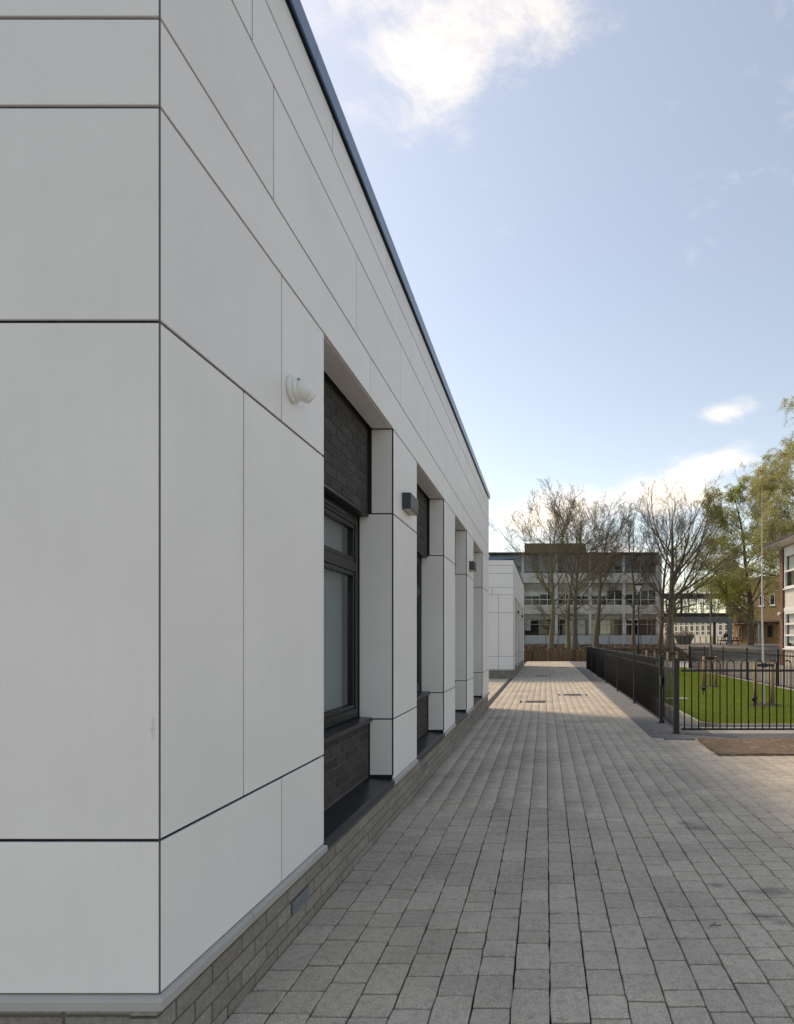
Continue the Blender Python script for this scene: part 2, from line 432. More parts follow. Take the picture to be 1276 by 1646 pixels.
def far_block(cx, cy, w, l, z, rnd):
    g, c = GAP * .5, .0035
    b = len(V)
    x0, x1, y0, y1 = cx - w/2 + g, cx + w/2 - g, cy - l/2 + g + .0015, cy + l/2 - g - .0015
    V.extend([(x0, y0, -.03), (x1, y0, -.03), (x1, y1, -.03), (x0, y1, -.03), (x0, y0, z - c), (x1, y0, z - c), (x1, y1, z - c), (x0, y1, z - c),
              (x0 + c, y0 + c, z), (x1 - c, y0 + c, z), (x1 - c, y1 - c, z), (x0 + c, y1 - c, z)])
    for k in (0, 4):
        for i in range(4): Q.append((b + k + i, b + k + (i + 1) % 4, b + k + 4 + (i + 1) % 4, b + k + 4 + i))
    Q.append((b + 8, b + 9, b + 10, b + 11)); RN.extend([rnd] * 12)
for p in field:
    if p not in near: far_block(p[0], p[1], .16, p[2], rr.normal(0, .0012), rr.random())
tag(link(bpy.data.objects.new('far_pavers', fast_mesh('far_pavers', V, np.array(Q), M['paver_a'], smooth=False, rnd=RN)), path), kind='stuff')
# charcoal margin along the railings and behind the drain, laid crosswise
V, Q, RN = [], [], []
def cross_band(x0, x1, y0, y1, seed, w=.2, l=.105):
    r = np.random.default_rng(seed); n = int(round((y1 - y0) / l)); l = (y1 - y0) / n
    for i in range(n):
        x = x0 - (w / 2 if i % 2 else 0)
        while x < x1 - .01:
            a, b = max(x, x0), min(x + w, x1)
            if b - a > .03: far_block((a + b) / 2, y0 + (i + .5) * l, b - a, l, r.normal(0, .0011), r.random())
            x += w
cross_band(1.622, 2.66, 9.72, 42.2, 21)
cross_band(1.622, 6.9, 9.2, 9.70, 22)
tag(link(bpy.data.objects.new('margin_pavers', fast_mesh('margin_pavers', V, np.array(Q), M['paver_dark'], smooth=False, rnd=RN)), path), kind='stuff')
V, Q, RN = [], [], []
for p in columns(-3.1, -1.40, 13.45, 23.4, 31): far_block(p[0], p[1], .16, p[2], rr.normal(0, .0012), rr.random())
tag(link(bpy.data.objects.new('side_pavers', fast_mesh('side_pavers', V, np.array(Q), M['paver_a'], smooth=False, rnd=RN)), path), kind='stuff')
tag(MB().box(-3.22, -3.12, 13.45, 23.4, -.05, .03).build('kerb', M['concrete']), kind='structure')
tag(MB().box(-9, -3.24, 13.45, 23.4, -.05, .012).build('side_lawn', M['turf']), kind='structure')
# slotted drain along the foot of the wall line
dr = empty('drain_channel', (-1.33, 13.4, 0)); tag(dr, 'dark slotted drain channel in the paving between the two white buildings', 'drain')
MB().box(-.06, .06, .05, 10.0, -.02, .0045).build('channel', M['frame'], dr)
sl = MB().box(-.05, .05, -.012, .012, 0, .006).mesh('slat', M['steel'])
for i in range(0, 66): inst('slat', sl, dr, (0, .12 + i * .15, .0035))

# manhole covers set flush in the path
cl = ['dark steel inspection cover nearest on the path, beside the first building end', 'dark steel inspection cover on the fence side of the path, in the sunlit stretch',
      'dark steel inspection cover in front of the second white building', 'dark steel inspection cover farthest along the path, before the log edging']
M['iron'] = plain('cover_iron', (.05, .048, .045), .6, .4, .25, 25, .3, 90)
for (a, b, c, d), lab in zip(COVERS, cl):
    t = empty('inspection_cover', ((a + b) / 2, (c + d) / 2, 0)); w, h = (b - a) / 2, (d - c) / 2
    f = MB(); f.box(-w - .08, w + .08, -h - .05, -h + .02, -.03, .001); f.box(-w - .08, w + .08, h - .02, h + .05, -.03, .001); f.box(-w - .08, -w + .02, -h + .02, h - .02, -.03, .001); f.box(w - .02, w + .08, -h + .02, h - .02, -.03, .001)
    f.build('frame', M['concrete'], t)
    MB().cbox(-w + .025, w - .025, -h + .025, h - .025, -.03, .004, .004).build('lid', M['iron'], t)
    for s in (-1, 1): MB().box(s * w * .6 - .03, s * w * .6 + .03, -.012, .012, .0035, .0065).build('lifting_key_slot', M['black'], t)
    tag(t, lab, 'manhole cover', 'inspection covers along the path')

# ------------------------------------------------------------------ white panelled school building (built once, then copied farther along the path)
LEN = 11.39
ZB = [.348, .848, 2.532, 3.228, 3.516, 4.048, 4.355, 4.572]
PIERS = [(0, 1.462), (3.018, 3.934), (5.505, 6.428), (7.658, 8.568), (10.058, LEN)]
OPEN = [(PIERS[i][1], PIERS[i + 1][0]) for i in range(4)]
G = .0055
def cladding(b):
    def side(y0, y1, z0, z1, n0=G, n1=G):
        MB().cbox(-.012, 0, y0 + n0, y1 - n1, z0 + G, z1 - G, .0018).build('cladding_panel', M['panel'], b)
    for i, (a, c) in enumerate(PIERS):
        cuts = {0: [.911], 1: [.548], 2: [.911]} if i == 0 else {}
        for j in range(3):
            ys = [a] + cuts.get(j, []) + [c]
            for k, (p, q) in enumerate(zip(ys, ys[1:])):
                side(p, q, ZB[j], ZB[j + 1], (.0065 if i == 0 else .0122) if k == 0 else G, .005 if k == len(ys) - 2 else G)
    bands = {3: [2.37 + 3.05 * k for k in range(3)], 4: [.825 + 1.22 * k for k in range(9)], 5: [.623 + 3.05 * k for k in range(4)], 6: [1.60 + 1.22 * k for k in range(8)]}
    for j, cuts in bands.items():
        ys = [0] + cuts + [LEN]
        for k, (p, q) in enumerate(zip(ys, ys[1:])): side(p, q, ZB[j], ZB[j + 1], .0065 if k == 0 else G, G)
    # end wall facing along the path
    fx = {0: [-.57, -1.77, -2.97, -4.17, -5.37], 1: [-.57, -1.77, -2.97, -4.17, -5.37], 2: [-.57, -1.77, -2.97, -4.17, -5.37], 3: [-.82, -3.87], 4: [-1.3, -4.3], 5: [-2.2, -5.2], 6: [-1.6, -4.6]}
    for j in range(7):
        xs = [0] + fx[j] + [-6.4]
        for k, (p, q) in enumerate(zip(xs, xs[1:])):
            MB().cbox(q + G, p - (.0055 if k == 0 else G), 0, .012, ZB[j] + G, ZB[j + 1] - G, .0018).build('cladding_panel', M['panel'], b)
    # backing behind the open joints
    k = MB()
    for (a, c) in PIERS: k.box(-.34, -.019, a + .014, c - .014, .3, 3.236)
    k.box(-.34, -.0195, .0145, LEN - .01, 3.24, 4.57)
    k.box(-6.4, -.341, .019, .34, .3, 4.57)
    MB().box(-.0054, -.0015, .0025, .0063, .35, 4.57).build('corner_trim', M['trim'], b)
    k.box(-6.4, -.05, LEN - .009, LEN, -.02, 4.57)
    k.build('backing_wall', M['black'], b)
    MB().box(-6.4, -.342, .342, LEN - .02, 4.3, 4.45).build('roof', M['black'], b)
    rm = MB(); rm.box(-6.3, -.345, .345, LEN - .02, .2, .3); rm.box(-4.2, -4.0, .345, LEN - .02, .3, .95); rm.box(-4.2, -4.0, .345, LEN - .02, 2.7, 4.3); rm.box(-4.0, -.345, .345, LEN - .02, 3.3, 3.35)  # unseen rear wall left open at window height so daylight brightens the curtain
    for y in (4.4, 6.9, 9.3): rm.box(-4.0, -.345, y, y + .1, .3, 3.3)
    rm.build('room_walls', M['room'], b)
    # coping in lengths
    ys = [-.03, 1.27, 4.27, 7.27, 10.27, LEN + .03]
    prof = [(-.32, 4.665), (.028, 4.682), (.028, 4.574), (.018, 4.574), (.018, 4.60), (-.32, 4.60)]
    for p, q in zip(ys, ys[1:]): MB().prism(prof, 'y', p + .002, q - .002).build('coping', M['coping'], b)
    profx = [(-.028, 4.574), (-.028, 4.682), (.32, 4.665), (.32, 4.60), (-.018, 4.60), (-.018, 4.574)]
    MB().prism(profx, 'x', -6.4, -.33).build('coping', M['coping'], b)
    # drip flashing under the piers, mitred round the corner
    def fl(y0, y1):
        MB().prism([(-.03, .352), (-.004, .346), (.013, .337), (.015, .332), (.015, .304), (.011, .304), (-.03, .315)], 'y', y0, y1).build('drip_flashing', M['flashing'], b)
    pr = [(-.03, .352), (-.004, .346), (.013, .337), (.015, .332), (.015, .304), (.011, .304), (-.03, .315)]; n = len(pr)
    v = [(-6.4, -o_, z_) for o_, z_ in pr] + [(o_, -o_, z_) for o_, z_ in pr] + [(o_, .6, z_) for o_, z_ in pr]
    MB().add(v, [(j * n + i, j * n + (i + 1) % n, (j + 1) * n + (i + 1) % n, (j + 1) * n + i) for j in (0, 1) for i in range(n)] + [tuple(range(2 * n, 3 * n))]).build('drip_flashing', M['flashing'], b)
    fl(.604, PIERS[0][1] + .012)
    for (a, c) in PIERS[1:]: fl(a - .004, c + .008)

def openings(b, full):
    for n, (y0, y1) in enumerate(OPEN):
        # returns: far side faces back along the path
        for (z0, z1, dep) in ((.385, ZB[1], .192), (ZB[1], ZB[2], .277), (ZB[2], ZB[3], .178)):
            MB().cbox(-dep, -.013, y1 + .001, y1 + .0105, z0 + G, z1 - G, .0018).build('return_panel', M['panel'], b)
        for (z0, z1) in ((.385, ZB[1]), (ZB[1], ZB[2]), (ZB[2], ZB[3])):
            MB().cbox(-.277, -.013, y0 - .0105, y0 - .001, z0 + G, z1 - G, .0018).build('return_panel', M['panel'], b)
        MB().box(-.012, -.0012, y1 + .0025, y1 + .0112, .386, ZB[3] - .004).build('corner_trim', M['black'], b)
        MB().cbox(-.176, -.014, y0 + .004, y1 - .004, ZB[3] + .001, ZB[3] + .011, .0018).build('soffit_panel', M['panel'], b)
        MB().prism([(-.34, .386), (-.012, .356), (.010, .350), (.012, .345), (.012, .306), (-.34, .306)], 'y', y0 + .002, y1 - .002).build('ledge', M['ledge'], b)
        MB().prism([(-.36, .872), (-.17, .862), (-.168, .832), (-.18, .832), (-.18, .826), (-.36, .826)], 'y', y0 + .002, y1 - .002).build('sill', M['ledge'], b)
        k = MB(); k.box(-.338, -.207, y0, y1 + .0005, 2.52, 3.236); k.build('backing', M['black'], b)
        k = MB(); k.box(-.338, -.206, y0 + .003, y1 - .003, .31, .825); k.build('mortar', M['dmortar'], b); MB().box(-.25, -.2055, y0 + .003, y1 - .052, 2.525, 3.20).build('mortar', M['dmortar'], b)
        MB().box(-.30, -.196, y0 + .002, y1 - .02, 2.502, 2.522).build('lintel', M['frame'], b)
        # charcoal bricks, stretcher bond
        jm = MB()
        for (zs, ztop, ye) in ((.392, .82, y1 - .006), (2.528, 3.2, y1 - .055)):
            c = 0; z = zs
            while z + .03 < ztop:
                y = y0 + .004 - (.1125 if c % 2 else 0)
                while y < ye - .02:
                    a, e = max(y, y0 + .004), min(y + .215, ye)
                    if e - a > .03:
                        box = (-.25, -.2, a, e, z, min(z + .065, ztop))
                        if full and (n == 0 or (n == 1 and zs < 1)):
                            MB().cbox(-.25, -.2 + rng.normal(0, .0007), *box[2:], .002).build('charcoal_brick', M['dbrick'], b)
                        else: jm.cbox(*box, .002, .01 + .98 * rng.random())
                    y += .225
                z += .075; c += 1
        if jm.v: tag(jm.build('charcoal_brickwork', M['dbrick'], b), kind='stuff')
        # window
        fx0, fx1, zs, zt = -.35, -.285, .874, 2.50
        f = MB(); ya, yb = y0 + .004, y1 - .003
        f.cbox(fx0, fx1, ya, yb, zs, zs + .07, .003); f.cbox(fx0, fx1, ya, yb, zt - .075, zt, .003)
        f.cbox(fx0, fx1 + .001, ya, ya + .07, zs + .07, zt - .075, .003); f.cbox(fx0, fx1 + .001, yb - .07, yb, zs + .07, zt - .075, .003)
        f.cbox(fx0, fx1 + .002, ya + .07, yb - .07, 2.045, 2.125, .003)
        w = f.build('window', M['frame'], b)
        for (p0, p1, s) in ((zs + .07, 2.045, 'lower'), (2.125, zt - .075, 'upper')):
            a = ya + .07; e = yb - .07
            k = MB(); i = .036
            k.cbox(-.34, -.292, a + .002, e - .002, p0 + .002, p0 + i, .003); k.cbox(-.34, -.292, a + .002, e - .002, p1 - i, p1 - .002, .003)
            k.cbox(-.34, -.293, a + .002, a + i, p0 + i, p1 - i, .003); k.cbox(-.34, -.293, e - i, e - .002, p0 + i, p1 - i, .003)
            k.build('sash', M['frame'], w)
            MB().box(-.322, -.318, a + i - .004, e - i + .004, p0 + i - .004, p1 - i + .004).build('pane', M['glass'], w)
        MB().cbox(-.286, -.272, y0 + .35, y1 - .35, 2.452, 2.472, .003).build('trickle_vent', M['lampbody'], w)
        # pale roller blind and curtain edge behind the glass
        bl = MB(); N = 36
        for i in range(N):
            a = ya + .1 + (yb - ya - .2) * i / N; c = ya + .1 + (yb - ya - .2) * (i + 1) / N
            dx = .012 * math.sin(i * 1.9) * (1 if i < 20 else .12)
            bl.add([(-.385 + dx, a, .9), (-.385 + .012 * math.sin((i + 1) * 1.9) * (1 if i < 20 else .12), c, .9), (-.385 + .012 * math.sin((i + 1) * 1.9) * (1 if i < 20 else .12), c, 2.0 if i < 24 else 2.45), (-.385 + dx, a, 2.0 if i < 24 else 2.45)], [(0, 1, 2, 3)])
        bl.build('curtain', M['blind'], w)

def plinth(b, full):
    k = MB(); k.box(-.3, -.0165, .0165, LEN, -.05, .345); k.box(-6.4, -.301, .0165, .3, -.05, .345); k.build('mortar_bed', M['mortar'], b)
    jm = MB(); zc = [-.022, .053, .128, .203, .278]
    vents = [(1.05, 1.265), (4.32, 4.535), (8.4, 8.615)]
    for c, z in enumerate(zc):
        z1 = min(z + .065, .30) if c == 4 else z + .065
        y = .002 - (.1125 if c % 2 else 0)
        while y < LEN - .03:
            a, e = max(y, .002), min(y + .215, LEN - .004)
            if c == 2 and any(a < v1 and e > v0 for v0, v1 in vents):
                v0, v1 = [v for v in vents if a < v[1] and e > v[0]][0]
                if a < v0 - .03: e = v0 - .006
                elif e > v1 + .03: a = v1 + .006
                else: y += .225; continue
            if full and a < 5.5: MB().cbox(-.1, -.012 + rng.normal(0, .0006), a, e, z, z1, .0025).build('brick', M['brick'], b)
            else: jm.cbox(-.1, -.012, a, e, z, z1, .0025, .01 + .98 * rng.random())
            y += .225
        x = -.0125 - (.115 if c % 2 == 0 else .003) ; x0 = -.103
        while x0 > -6.3:
            x1 = x0 - .215
            if c % 2 and x0 == -.103: x0 -= 0
            if full and x0 > -.9: MB().cbox(x1, x0, .012, .09, z, z1, .0025).build('brick', M['brick'], b)
            else: jm.cbox(x1, x0, .012, .09, z, z1, .0025, .01 + .98 * rng.random())
            x0 -= .225 if not (c % 2 and x0 == -.103) else .225
    tag(jm.build('brickwork', M['brick'], b), kind='stuff')
    for (v0, v1) in vents:
        vt = MB().box(-.04, -.014, v0 - .004, v1 + .004, .128, .193).build('air_vent', M['lampbody'], b)
        for i in range(5):
            z = .1305 + i * .0128
            MB().prism([(-.014, z), (-.006, z), (-.008, z + .004), (-.014, z + .0055)], 'y', v0 + .003, v1 - .003).build('slat', M['vent'], vt)

def white_building(loc, full, label):
    b = empty('school_building', loc); tag(b, label, 'building', 'white panelled school buildings')
    cladding(b); openings(b, full); plinth(b, full); return b
b1 = white_building((-1.25, 1.972, 0), True, 'white panelled single storey building with corner at the front of the picture')
b2 = white_building((-1.25, 23.47, 0), False, 'smaller looking white panelled building farther along the path, before the bare trees')

# dome camera on the first pier
cc = empty('security_camera', (-1.25, 2.99, 2.73)); tag(cc, 'white turret security camera on the panelled wall near the first window', 'security camera')
ry = Matrix.Rotation(R(90), 4, 'Y')
MB().lathe([(.062, 0), (.066, .004), (.066, .016), (.060, .022), (.05, .024)], 28, ry).build('base', M['cctv'], cc, True)
ball = [(.052 * math.cos(R(a)), .052 * math.sin(R(a))) for a in range(-80, 81, 10)]
MB().lathe(ball, 28, Matrix.Translation((.050, .004, 0)) @ ry).build('ball', M['cctv'], cc, True)
MB().lathe([(.055, .018), (.056, .034), (.050, .044)], 28, ry).build('collar', M['cctv'], cc, True)
look = Vector((.55, .72, -.42)).normalized(); et = Matrix.Translation((.050, .004, 0)) @ look.to_track_quat('Z', 'Y').to_matrix().to_4x4()
hd = MB().lathe([(.040, .030), (.041, .044), (.038, .056), (.034, .056), (.032, .048)], 24, et).build('hood', M['cctv'], cc, True)
MB().lathe([(.031, .045), (.031, .05), (.012, .052)], 20, et).build('lens', M['lens'], hd, True)
MB().lathe([(.007, .0), (.007, .003)], 10, Matrix.Translation((.052, -.038, .034)) @ Vector((.1, -.75, .65)).to_track_quat('Z', 'Y').to_matrix().to_4x4()).build('indicator', plain('blue_grey_window', (.25, .28, .42), .2), cc)

def wall_light(y, label):
    t = empty('wall_light', (-1.25, y, 2.64)); tag(t, label, 'wall light', 'box wall lights on the piers')
    MB().cbox(0, .078, 0, .31, .012, .14, .003).build('housing', M['lampbody'], t)
    k = MB(); k.box(.002, .076, .002, .308, .0, .0115); k.build('rim', M['lampbody'], t)
    MB().box(.012, .066, .015, .295, -.0025, .0).build('diffuser', M['diffuser'], t)
wall_light(5.29, 'dark box wall light on the pier right after the first window')
wall_light(9.93, 'dark box wall light on the fourth pier of the front building')
wall_light(26.79, 'dark box wall light nearer of two on the far white building')
wall_light(31.43, 'dark box wall light farther of two on the far white building')

# ------------------------------------------------------------------ bow top railings
BS = .115
def hoop_mesh():
    pts = [(-BS/2, 0, .05), (-BS/2, 0, 1.105)] + [(-BS/2 * math.cos(R(a)), 0, 1.11 + BS/2 * math.sin(R(a))) for a in (25, 55, 90, 125, 155)] + [(BS/2, 0, 1.105), (BS/2, 0, .05)]
    return MB().tube(pts, .0105, 5).mesh('hoop', M['fence'], True)
HOOP = hoop_mesh()
def post_mb(h, w): return MB().cbox(-w/2, w/2, -w/2, w/2, -.02, h, .004)
POST = post_mb(1.2, .05).mesh('post', M['fence']); BIG = post_mb(1.2, .082).mesh('post', M['fence'])
FOOT = MB().box(-.05, .05, -.05, .05, .0, .012).mesh('foot', M['fence'])
def fence(label, p0, p1, posts, z=0., ends=(True, True), hoops=True, slope=0.):
    p0, p1 = Vector(p0), Vector(p1); d = p1 - p0; L = d.length; a = math.atan2(d.y, d.x)
    t = empty('bow_top_fence', (p0.x, p0.y, z), a); tag(t, label, 'fence', 'black bow top railings')
    n = max(1, int(round(L / posts))); s = L / n
    for i in range(n + 1):
        if (i == 0 and not ends[0]) or (i == n and not ends[1]): continue
        q = inst('post', POST, t, (i * s, 0, 0)); inst('foot', FOOT, q, (0, 0, 0))
    for i in range(n):
        a0, a1 = i * s + .026, (i + 1) * s - .026
        MB().box(a0, a1, -.004, .004, .985, 1.022).build('top_rail', M['fence'], t)
        MB().box(a0, a1, -.004, .004, .05, .082).build('bottom_rail', M['fence'], t)
        m = max(1, int(round((a1 - a0) / (2 * BS)))); st = (a1 - a0) / m
        for j in range(m): inst('hoop', HOOP, t, (a0 + (j + .5) * st, 0, 0))
    return t
FXX, FD = 2.09, 9.74
fence('black bow top railing running along the path beside the lawn', (FXX, 10.98), (FXX, 31.0), 3.15)
fence('black bow top railing facing the camera in front of the lawn', (FXX + .05, FD), (FXX + 6.0, FD), 6.0, ends=(False, True))
fence('black railing on the far side of the lawn, by the playground', (7.3, 31.0), (7.3, 10.2), 3.0)
fence('black railing closing the back of the lawn before the mulch bed', (FXX + .05, 31.05), (7.25, 31.05), 2.6, ends=(False, False))
fence('tall-standing black railing in front of the concrete building, behind the log edging', (-9, 57.5), (12.0, 57.5), 3.0, z=.93)
# gate closing the corner of the lawn railing
gt = empty('railing_gate', (FXX, FD, 0)); tag(gt, 'narrow black railing gate with square post at the lawn corner', 'gate')
inst('post', BIG, gt, (0, 0, 0)); inst('post', BIG, gt, (0, 1.2, 0))
MB().cbox(-.055, .055, -.055, .055, -.01, .02, .003).build('foot', M['fence'], gt)
lf = MB(); lf.box(-.02, .02, .09, .13, .07, 1.16); lf.box(-.02, .02, 1.06, 1.10, .07, 1.16); lf.box(-.015, .015, .13, 1.06, .99, 1.03); lf.box(-.015, .015, .13, 1.06, .09, .13)
lf.build('gate_frame', M['fence'], gt)
bar = MB().tube([(0, 0, .13), (0, 0, 1.14)], .0085, 5).mesh('bar', M['fence'], True)
for i in range(8): inst('bar', bar, gt, (0, .225 + i * .106, 0))
for z in (.25, .95): MB().cbox(-.03, .03, .04, .1, z, z + .06, .004).build('hinge', M['fence'], gt)
MB().cbox(-.045, .03, 1.06, 1.15, .68, .84, .006).build('latch', M['fence'], gt)
# two gate posts at the far corner of the lawn
gp = empty('railing_gate', (7.3, 31.05, 0)); tag(gp, 'small black gate at the far corner of the lawn railings', 'gate')
inst('post', BIG, gp, (.06, 0, 0)); inst('post', BIG, gp, (1.15, .0, 0))
lf = MB(); lf.box(.13, 1.08, -.015, .015, .99, 1.03); lf.box(.13, 1.08, -.015, .015, .09, .13); lf.build('gate_frame', M['fence'], gp)
bx = MB().tube([(0, 0, .13), (0, 0, 1.14)], .0085, 5).mesh('bar', M['fence'], True)
for i in range(8): inst('bar', bx, gp, (.2 + i * .115, 0, 0))

# ------------------------------------------------------------------ lawn with kerb
LX0, LX1, LY0, LY1 = 2.76, 7.05, 10.5, 30.6
tag(MB().prism([(LX0, LY0 + .25), (LX0 + .2, LY0), (LX1, LY0), (LX1, LY1), (LX0, LY1)], 'z', -.05, .03).build('lawn', M['turf']), kind='structure')
kb = MB(); kb.cbox(LX0 - .06, LX0 - .002, LY0 + .25, LY1, -.05, .05, .006); kb.cbox(LX0 + .2, LX1, LY0 - .06, LY0 - .002, -.05, .05, .006)
kb.add([(LX0 - .06, LY0 + .25, -.05), (LX0 + .2, LY0 - .06, -.05), (LX0 + .2, LY0 - .002, -.05), (LX0 - .002, LY0 + .25, -.05), (LX0 - .06, LY0 + .25, .05), (LX0 + .2, LY0 - .06, .05), (LX0 + .2, LY0 - .002, .05), (LX0 - .002, LY0 + .25, .05)],
       [(4, 5, 6, 7), (0, 1, 5, 4), (3, 7, 6, 2)])
kb.cbox(LX1 + .002, LX1 + .45, LY0 - .06, LY1, -.05, .035, .006)
tag(kb.build('lawn_kerb', M['concrete']), kind='structure')
tag(MB().box(2.66, 8.2, 9.72, LY0 - .062, -.05, .0).build('concrete_strip', M['concrete']), kind='structure')
tag(MB().box(7.52, 13.4, 9.0, 31.5, -.05, .0).build('side_pavement', plain('side_paving', (.33, .29, .25), .9, 0, .2, 1.5)), kind='structure')
tag(MB().box(2.75, 14.0, 31.12, 42.5, -.04, .002).build('cross_path', plain('cross_path_paving', (.36, .33, .29), .9, 0, .15, 2)), kind='structure')
def grass():
    n = 150000; r = np.random.default_rng(5)
    u = r.random(n); y = LY0 + (LY1 - LY0) * u ** 1.7; x = LX0 + .01 + (LX1 - LX0 - .02) * r.random(n)
    ok = (x - LX0) / .2 + (y - LY0) / .25 > 1.05; x, y = x[ok], y[ok]; n = len(x)
    h = r.uniform(.018, .05, n) * (1 + .04 * (y - LY0)); w = r.uniform(.003, .006, n) * (1 + .09 * (y - LY0)); a = r.random(n) * 6.283
    lean = r.normal(0, .018, (n, 2))
    v = np.zeros((n, 3, 3)); v[:, 0] = np.stack([x - w * np.cos(a), y - w * np.sin(a), np.full(n, .028)], -1)
    v[:, 1] = np.stack([x + w * np.cos(a), y + w * np.sin(a), np.full(n, .028)], -1); v[:, 2] = np.stack([x + lean[:, 0], y + lean[:, 1], .03 + h], -1)
    k = leaf_mat('grass_blades', (.12, .18, .015), (.25, .31, .04))
    o = link(bpy.data.objects.new('grass', fast_mesh('grass', v.reshape(-1, 3), None, k, np.arange(3 * n).reshape(-1, 3), smooth=False)))
    tag(o, 'short sunlit green grass inside the black railings', 'grass', kind='stuff')
grass()
MB().cbox(2.95, 3.45, 14.7, 14.95, .02, .075, .004).build('slab', M['concrete'])
tag(bpy.data.objects['slab'], 'small pale concrete slab lying in the lawn', 'slab')
def spot(x, y, rz, label):
    t = empty('garden_spotlight', (x, y, .03), rz); tag(t, label, 'garden light', 'black garden spotlights')
    MB().tube([(0, 0, -.02), (0, 0, .13)], [.006, .016], 8).build('spike', M['fence'], t, True)
    MB().tube([(-.01, 0, .12), (.0, 0, .16), (.01, 0, .18)], .012, 8).build('bracket', M['fence'], t, True)
    rt = Matrix.Translation((0, 0, .19)) @ Matrix.Rotation(R(-40), 4, 'Y')
    MB().lathe([(.03, -.05), (.045, -.03), (.05, .05), (.044, .05), (.04, .03)], 14, rt).build('lamp_head', M['fence'], t, True)
spot(4.12, 15.9, .4, 'black garden spotlight in the grass near the second staked tree')
spot(4.52, 13.2, 2.4, 'black garden spotlight at the foot of the staked birch')

# ------------------------------------------------------------------ muddy board on the paving
k = NT('muddy_board')
k.color(k.ramp(k.noise(3.0, 8, .72), [(.36, (.07, .047, .03)), (.45, (.20, .135, .085)), (.52, (.11, .065, .036)), (.62, (.25, .195, .135))])); k.rough(.85); k.bump(k.noise(40, 5), .6, .01); M['board'] = k.m
def board():
    x0, x1, y0, y1 = BOARD; nx, ny = 40, 22; r = np.random.default_rng(3)
    gx, gy = np.meshgrid(np.linspace(0, x1 - x0, nx), np.linspace(0, y1 - y0, ny))
    gz = .024 + .004 * np.sin(gx * 3 + gy * 2) + r.normal(0, .0012, gx.shape)
    gx[:, 0] += r.normal(0, .008, ny) + .03 * np.linspace(0, 1, ny); gy[0] += r.normal(0, .003, nx); gy[-1] += r.normal(0, .01, nx)
    top = np.stack([gx, gy, gz], -1).reshape(-1, 3); bot = top.copy(); bot[:, 2] = .002
    n = nx * ny; i = np.arange((ny - 1) * (nx - 1)); b = i // (nx - 1) * nx + i % (nx - 1)
    q = [np.stack([b, b + 1, b + nx + 1, b + nx], -1)]
    e = np.arange(nx - 1); q.append(np.stack([e + n, e + 1 + n, e + 1, e], -1)); q.append(np.stack([e + (ny-1)*nx, e + 1 + (ny-1)*nx, e + 1 + (ny-1)*nx + n, e + (ny-1)*nx + n], -1))
    e = np.arange(ny - 1) * nx; q.append(np.stack([e, e + nx, e + nx + n, e + n], -1)); e = e + nx - 1; q.append(np.stack([e + n, e + nx + n, e + nx, e], -1))
    o = link(bpy.data.objects.new('board', fast_mesh('board', np.concatenate([top, bot]), np.concatenate(q), M['board'], smooth=False)))
    o.location = (x0, y0, 0); tag(o, 'muddy brown board lying flat on the paving before the railing', 'board')
board()

# ------------------------------------------------------------------ mulch bed behind a log palisade
def mulch_z(X, Y):
    left = .70 + .28 * sstep(43, 56, Y)
    right = .02 + .93 * sstep(42.8, 53, Y)
    t = sstep(1.8, 4.2, X)
    return left * (1 - t) + right * t - .4 * sstep(9.6, 11.2, X) * sstep(56, 46, Y) * .3
xs, ys = np.linspace(-9, 11.2, 90), np.linspace(42.32, 58, 70)
rm = np.random.default_rng(9)
sheet('mulch_bed', xs, ys, lambda X, Y: mulch_z(X, Y) + rm.normal(0, .022, X.shape), M['mulch'])
def litter():
    n = 26000; x = rm.uniform(-8.8, 11, n); y = 42.4 + 15.3 * rm.random(n) ** 1.5
    z = mulch_z(x, y) + .02; s = rm.uniform(.02, .055, n); a = rm.random(n) * 6.28; t = rm.normal(0, .6, n)
    dx, dy = np.stack([np.cos(a) * s, np.sin(a) * s, t * s], -1), np.stack([-np.sin(a) * s * .5, np.cos(a) * s * .5, rm.normal(0, .5, n) * s], -1)
    c = np.stack([x, y, z + np.abs(t) * s], -1)
    v = np.stack([c - dx - dy, c + dx - dy, c + dx + dy, c - dx + dy], 1).reshape(-1, 3)
    k = NT('bark_chips'); k.color(k.ramp(k.noise(7, 3), [(.35, (.045, .03, .02)), (.55, (.12, .08, .053)), (.7, (.21, .15, .11))])); k.rough(.9)
    o = link(bpy.data.objects.new('bark_chips', fast_mesh('bark_chips', v, np.arange(4 * n).reshape(-1, 4), k.m, smooth=False)))
    tag(o, 'brown bark chips covering the bed under the bare trees', 'mulch', kind='stuff')
litter()
lg = empty('log_edging', (-1.9, 42.2, 0)); tag(lg, 'upright log palisade edging the raised bed at the end of the path', 'log edging')
k = NT('weathered_log'); col = k.mix(k.rand(), (.10, .062, .03), (.24, .155, .08))
k.color(k.mix(k.mr(k.noise(30, 4, .6, stretch=(1, 1, .08)), 0, .7, .4, .7), col, (.06, .042, .025))); k.rough(.85); M['log'] = k.m
lm = [MB().tube([(0, 0, -.05), (0, 0, h)], .047, 8).mesh('log', M['log'], False) for h in (.74, .765, .78)]
for i in range(56): inst('log', lm[random.randrange(3)], lg, (i * .0895, random.gauss(0, .008), 0), random.random() * 6)
n_side = 30
for i in range(n_side): inst('log', lm[random.randrange(3)], lg, (55.6 * .0895, .09 + i * .0895, -.62 * sstep(0, n_side, i)), random.random() * 6)

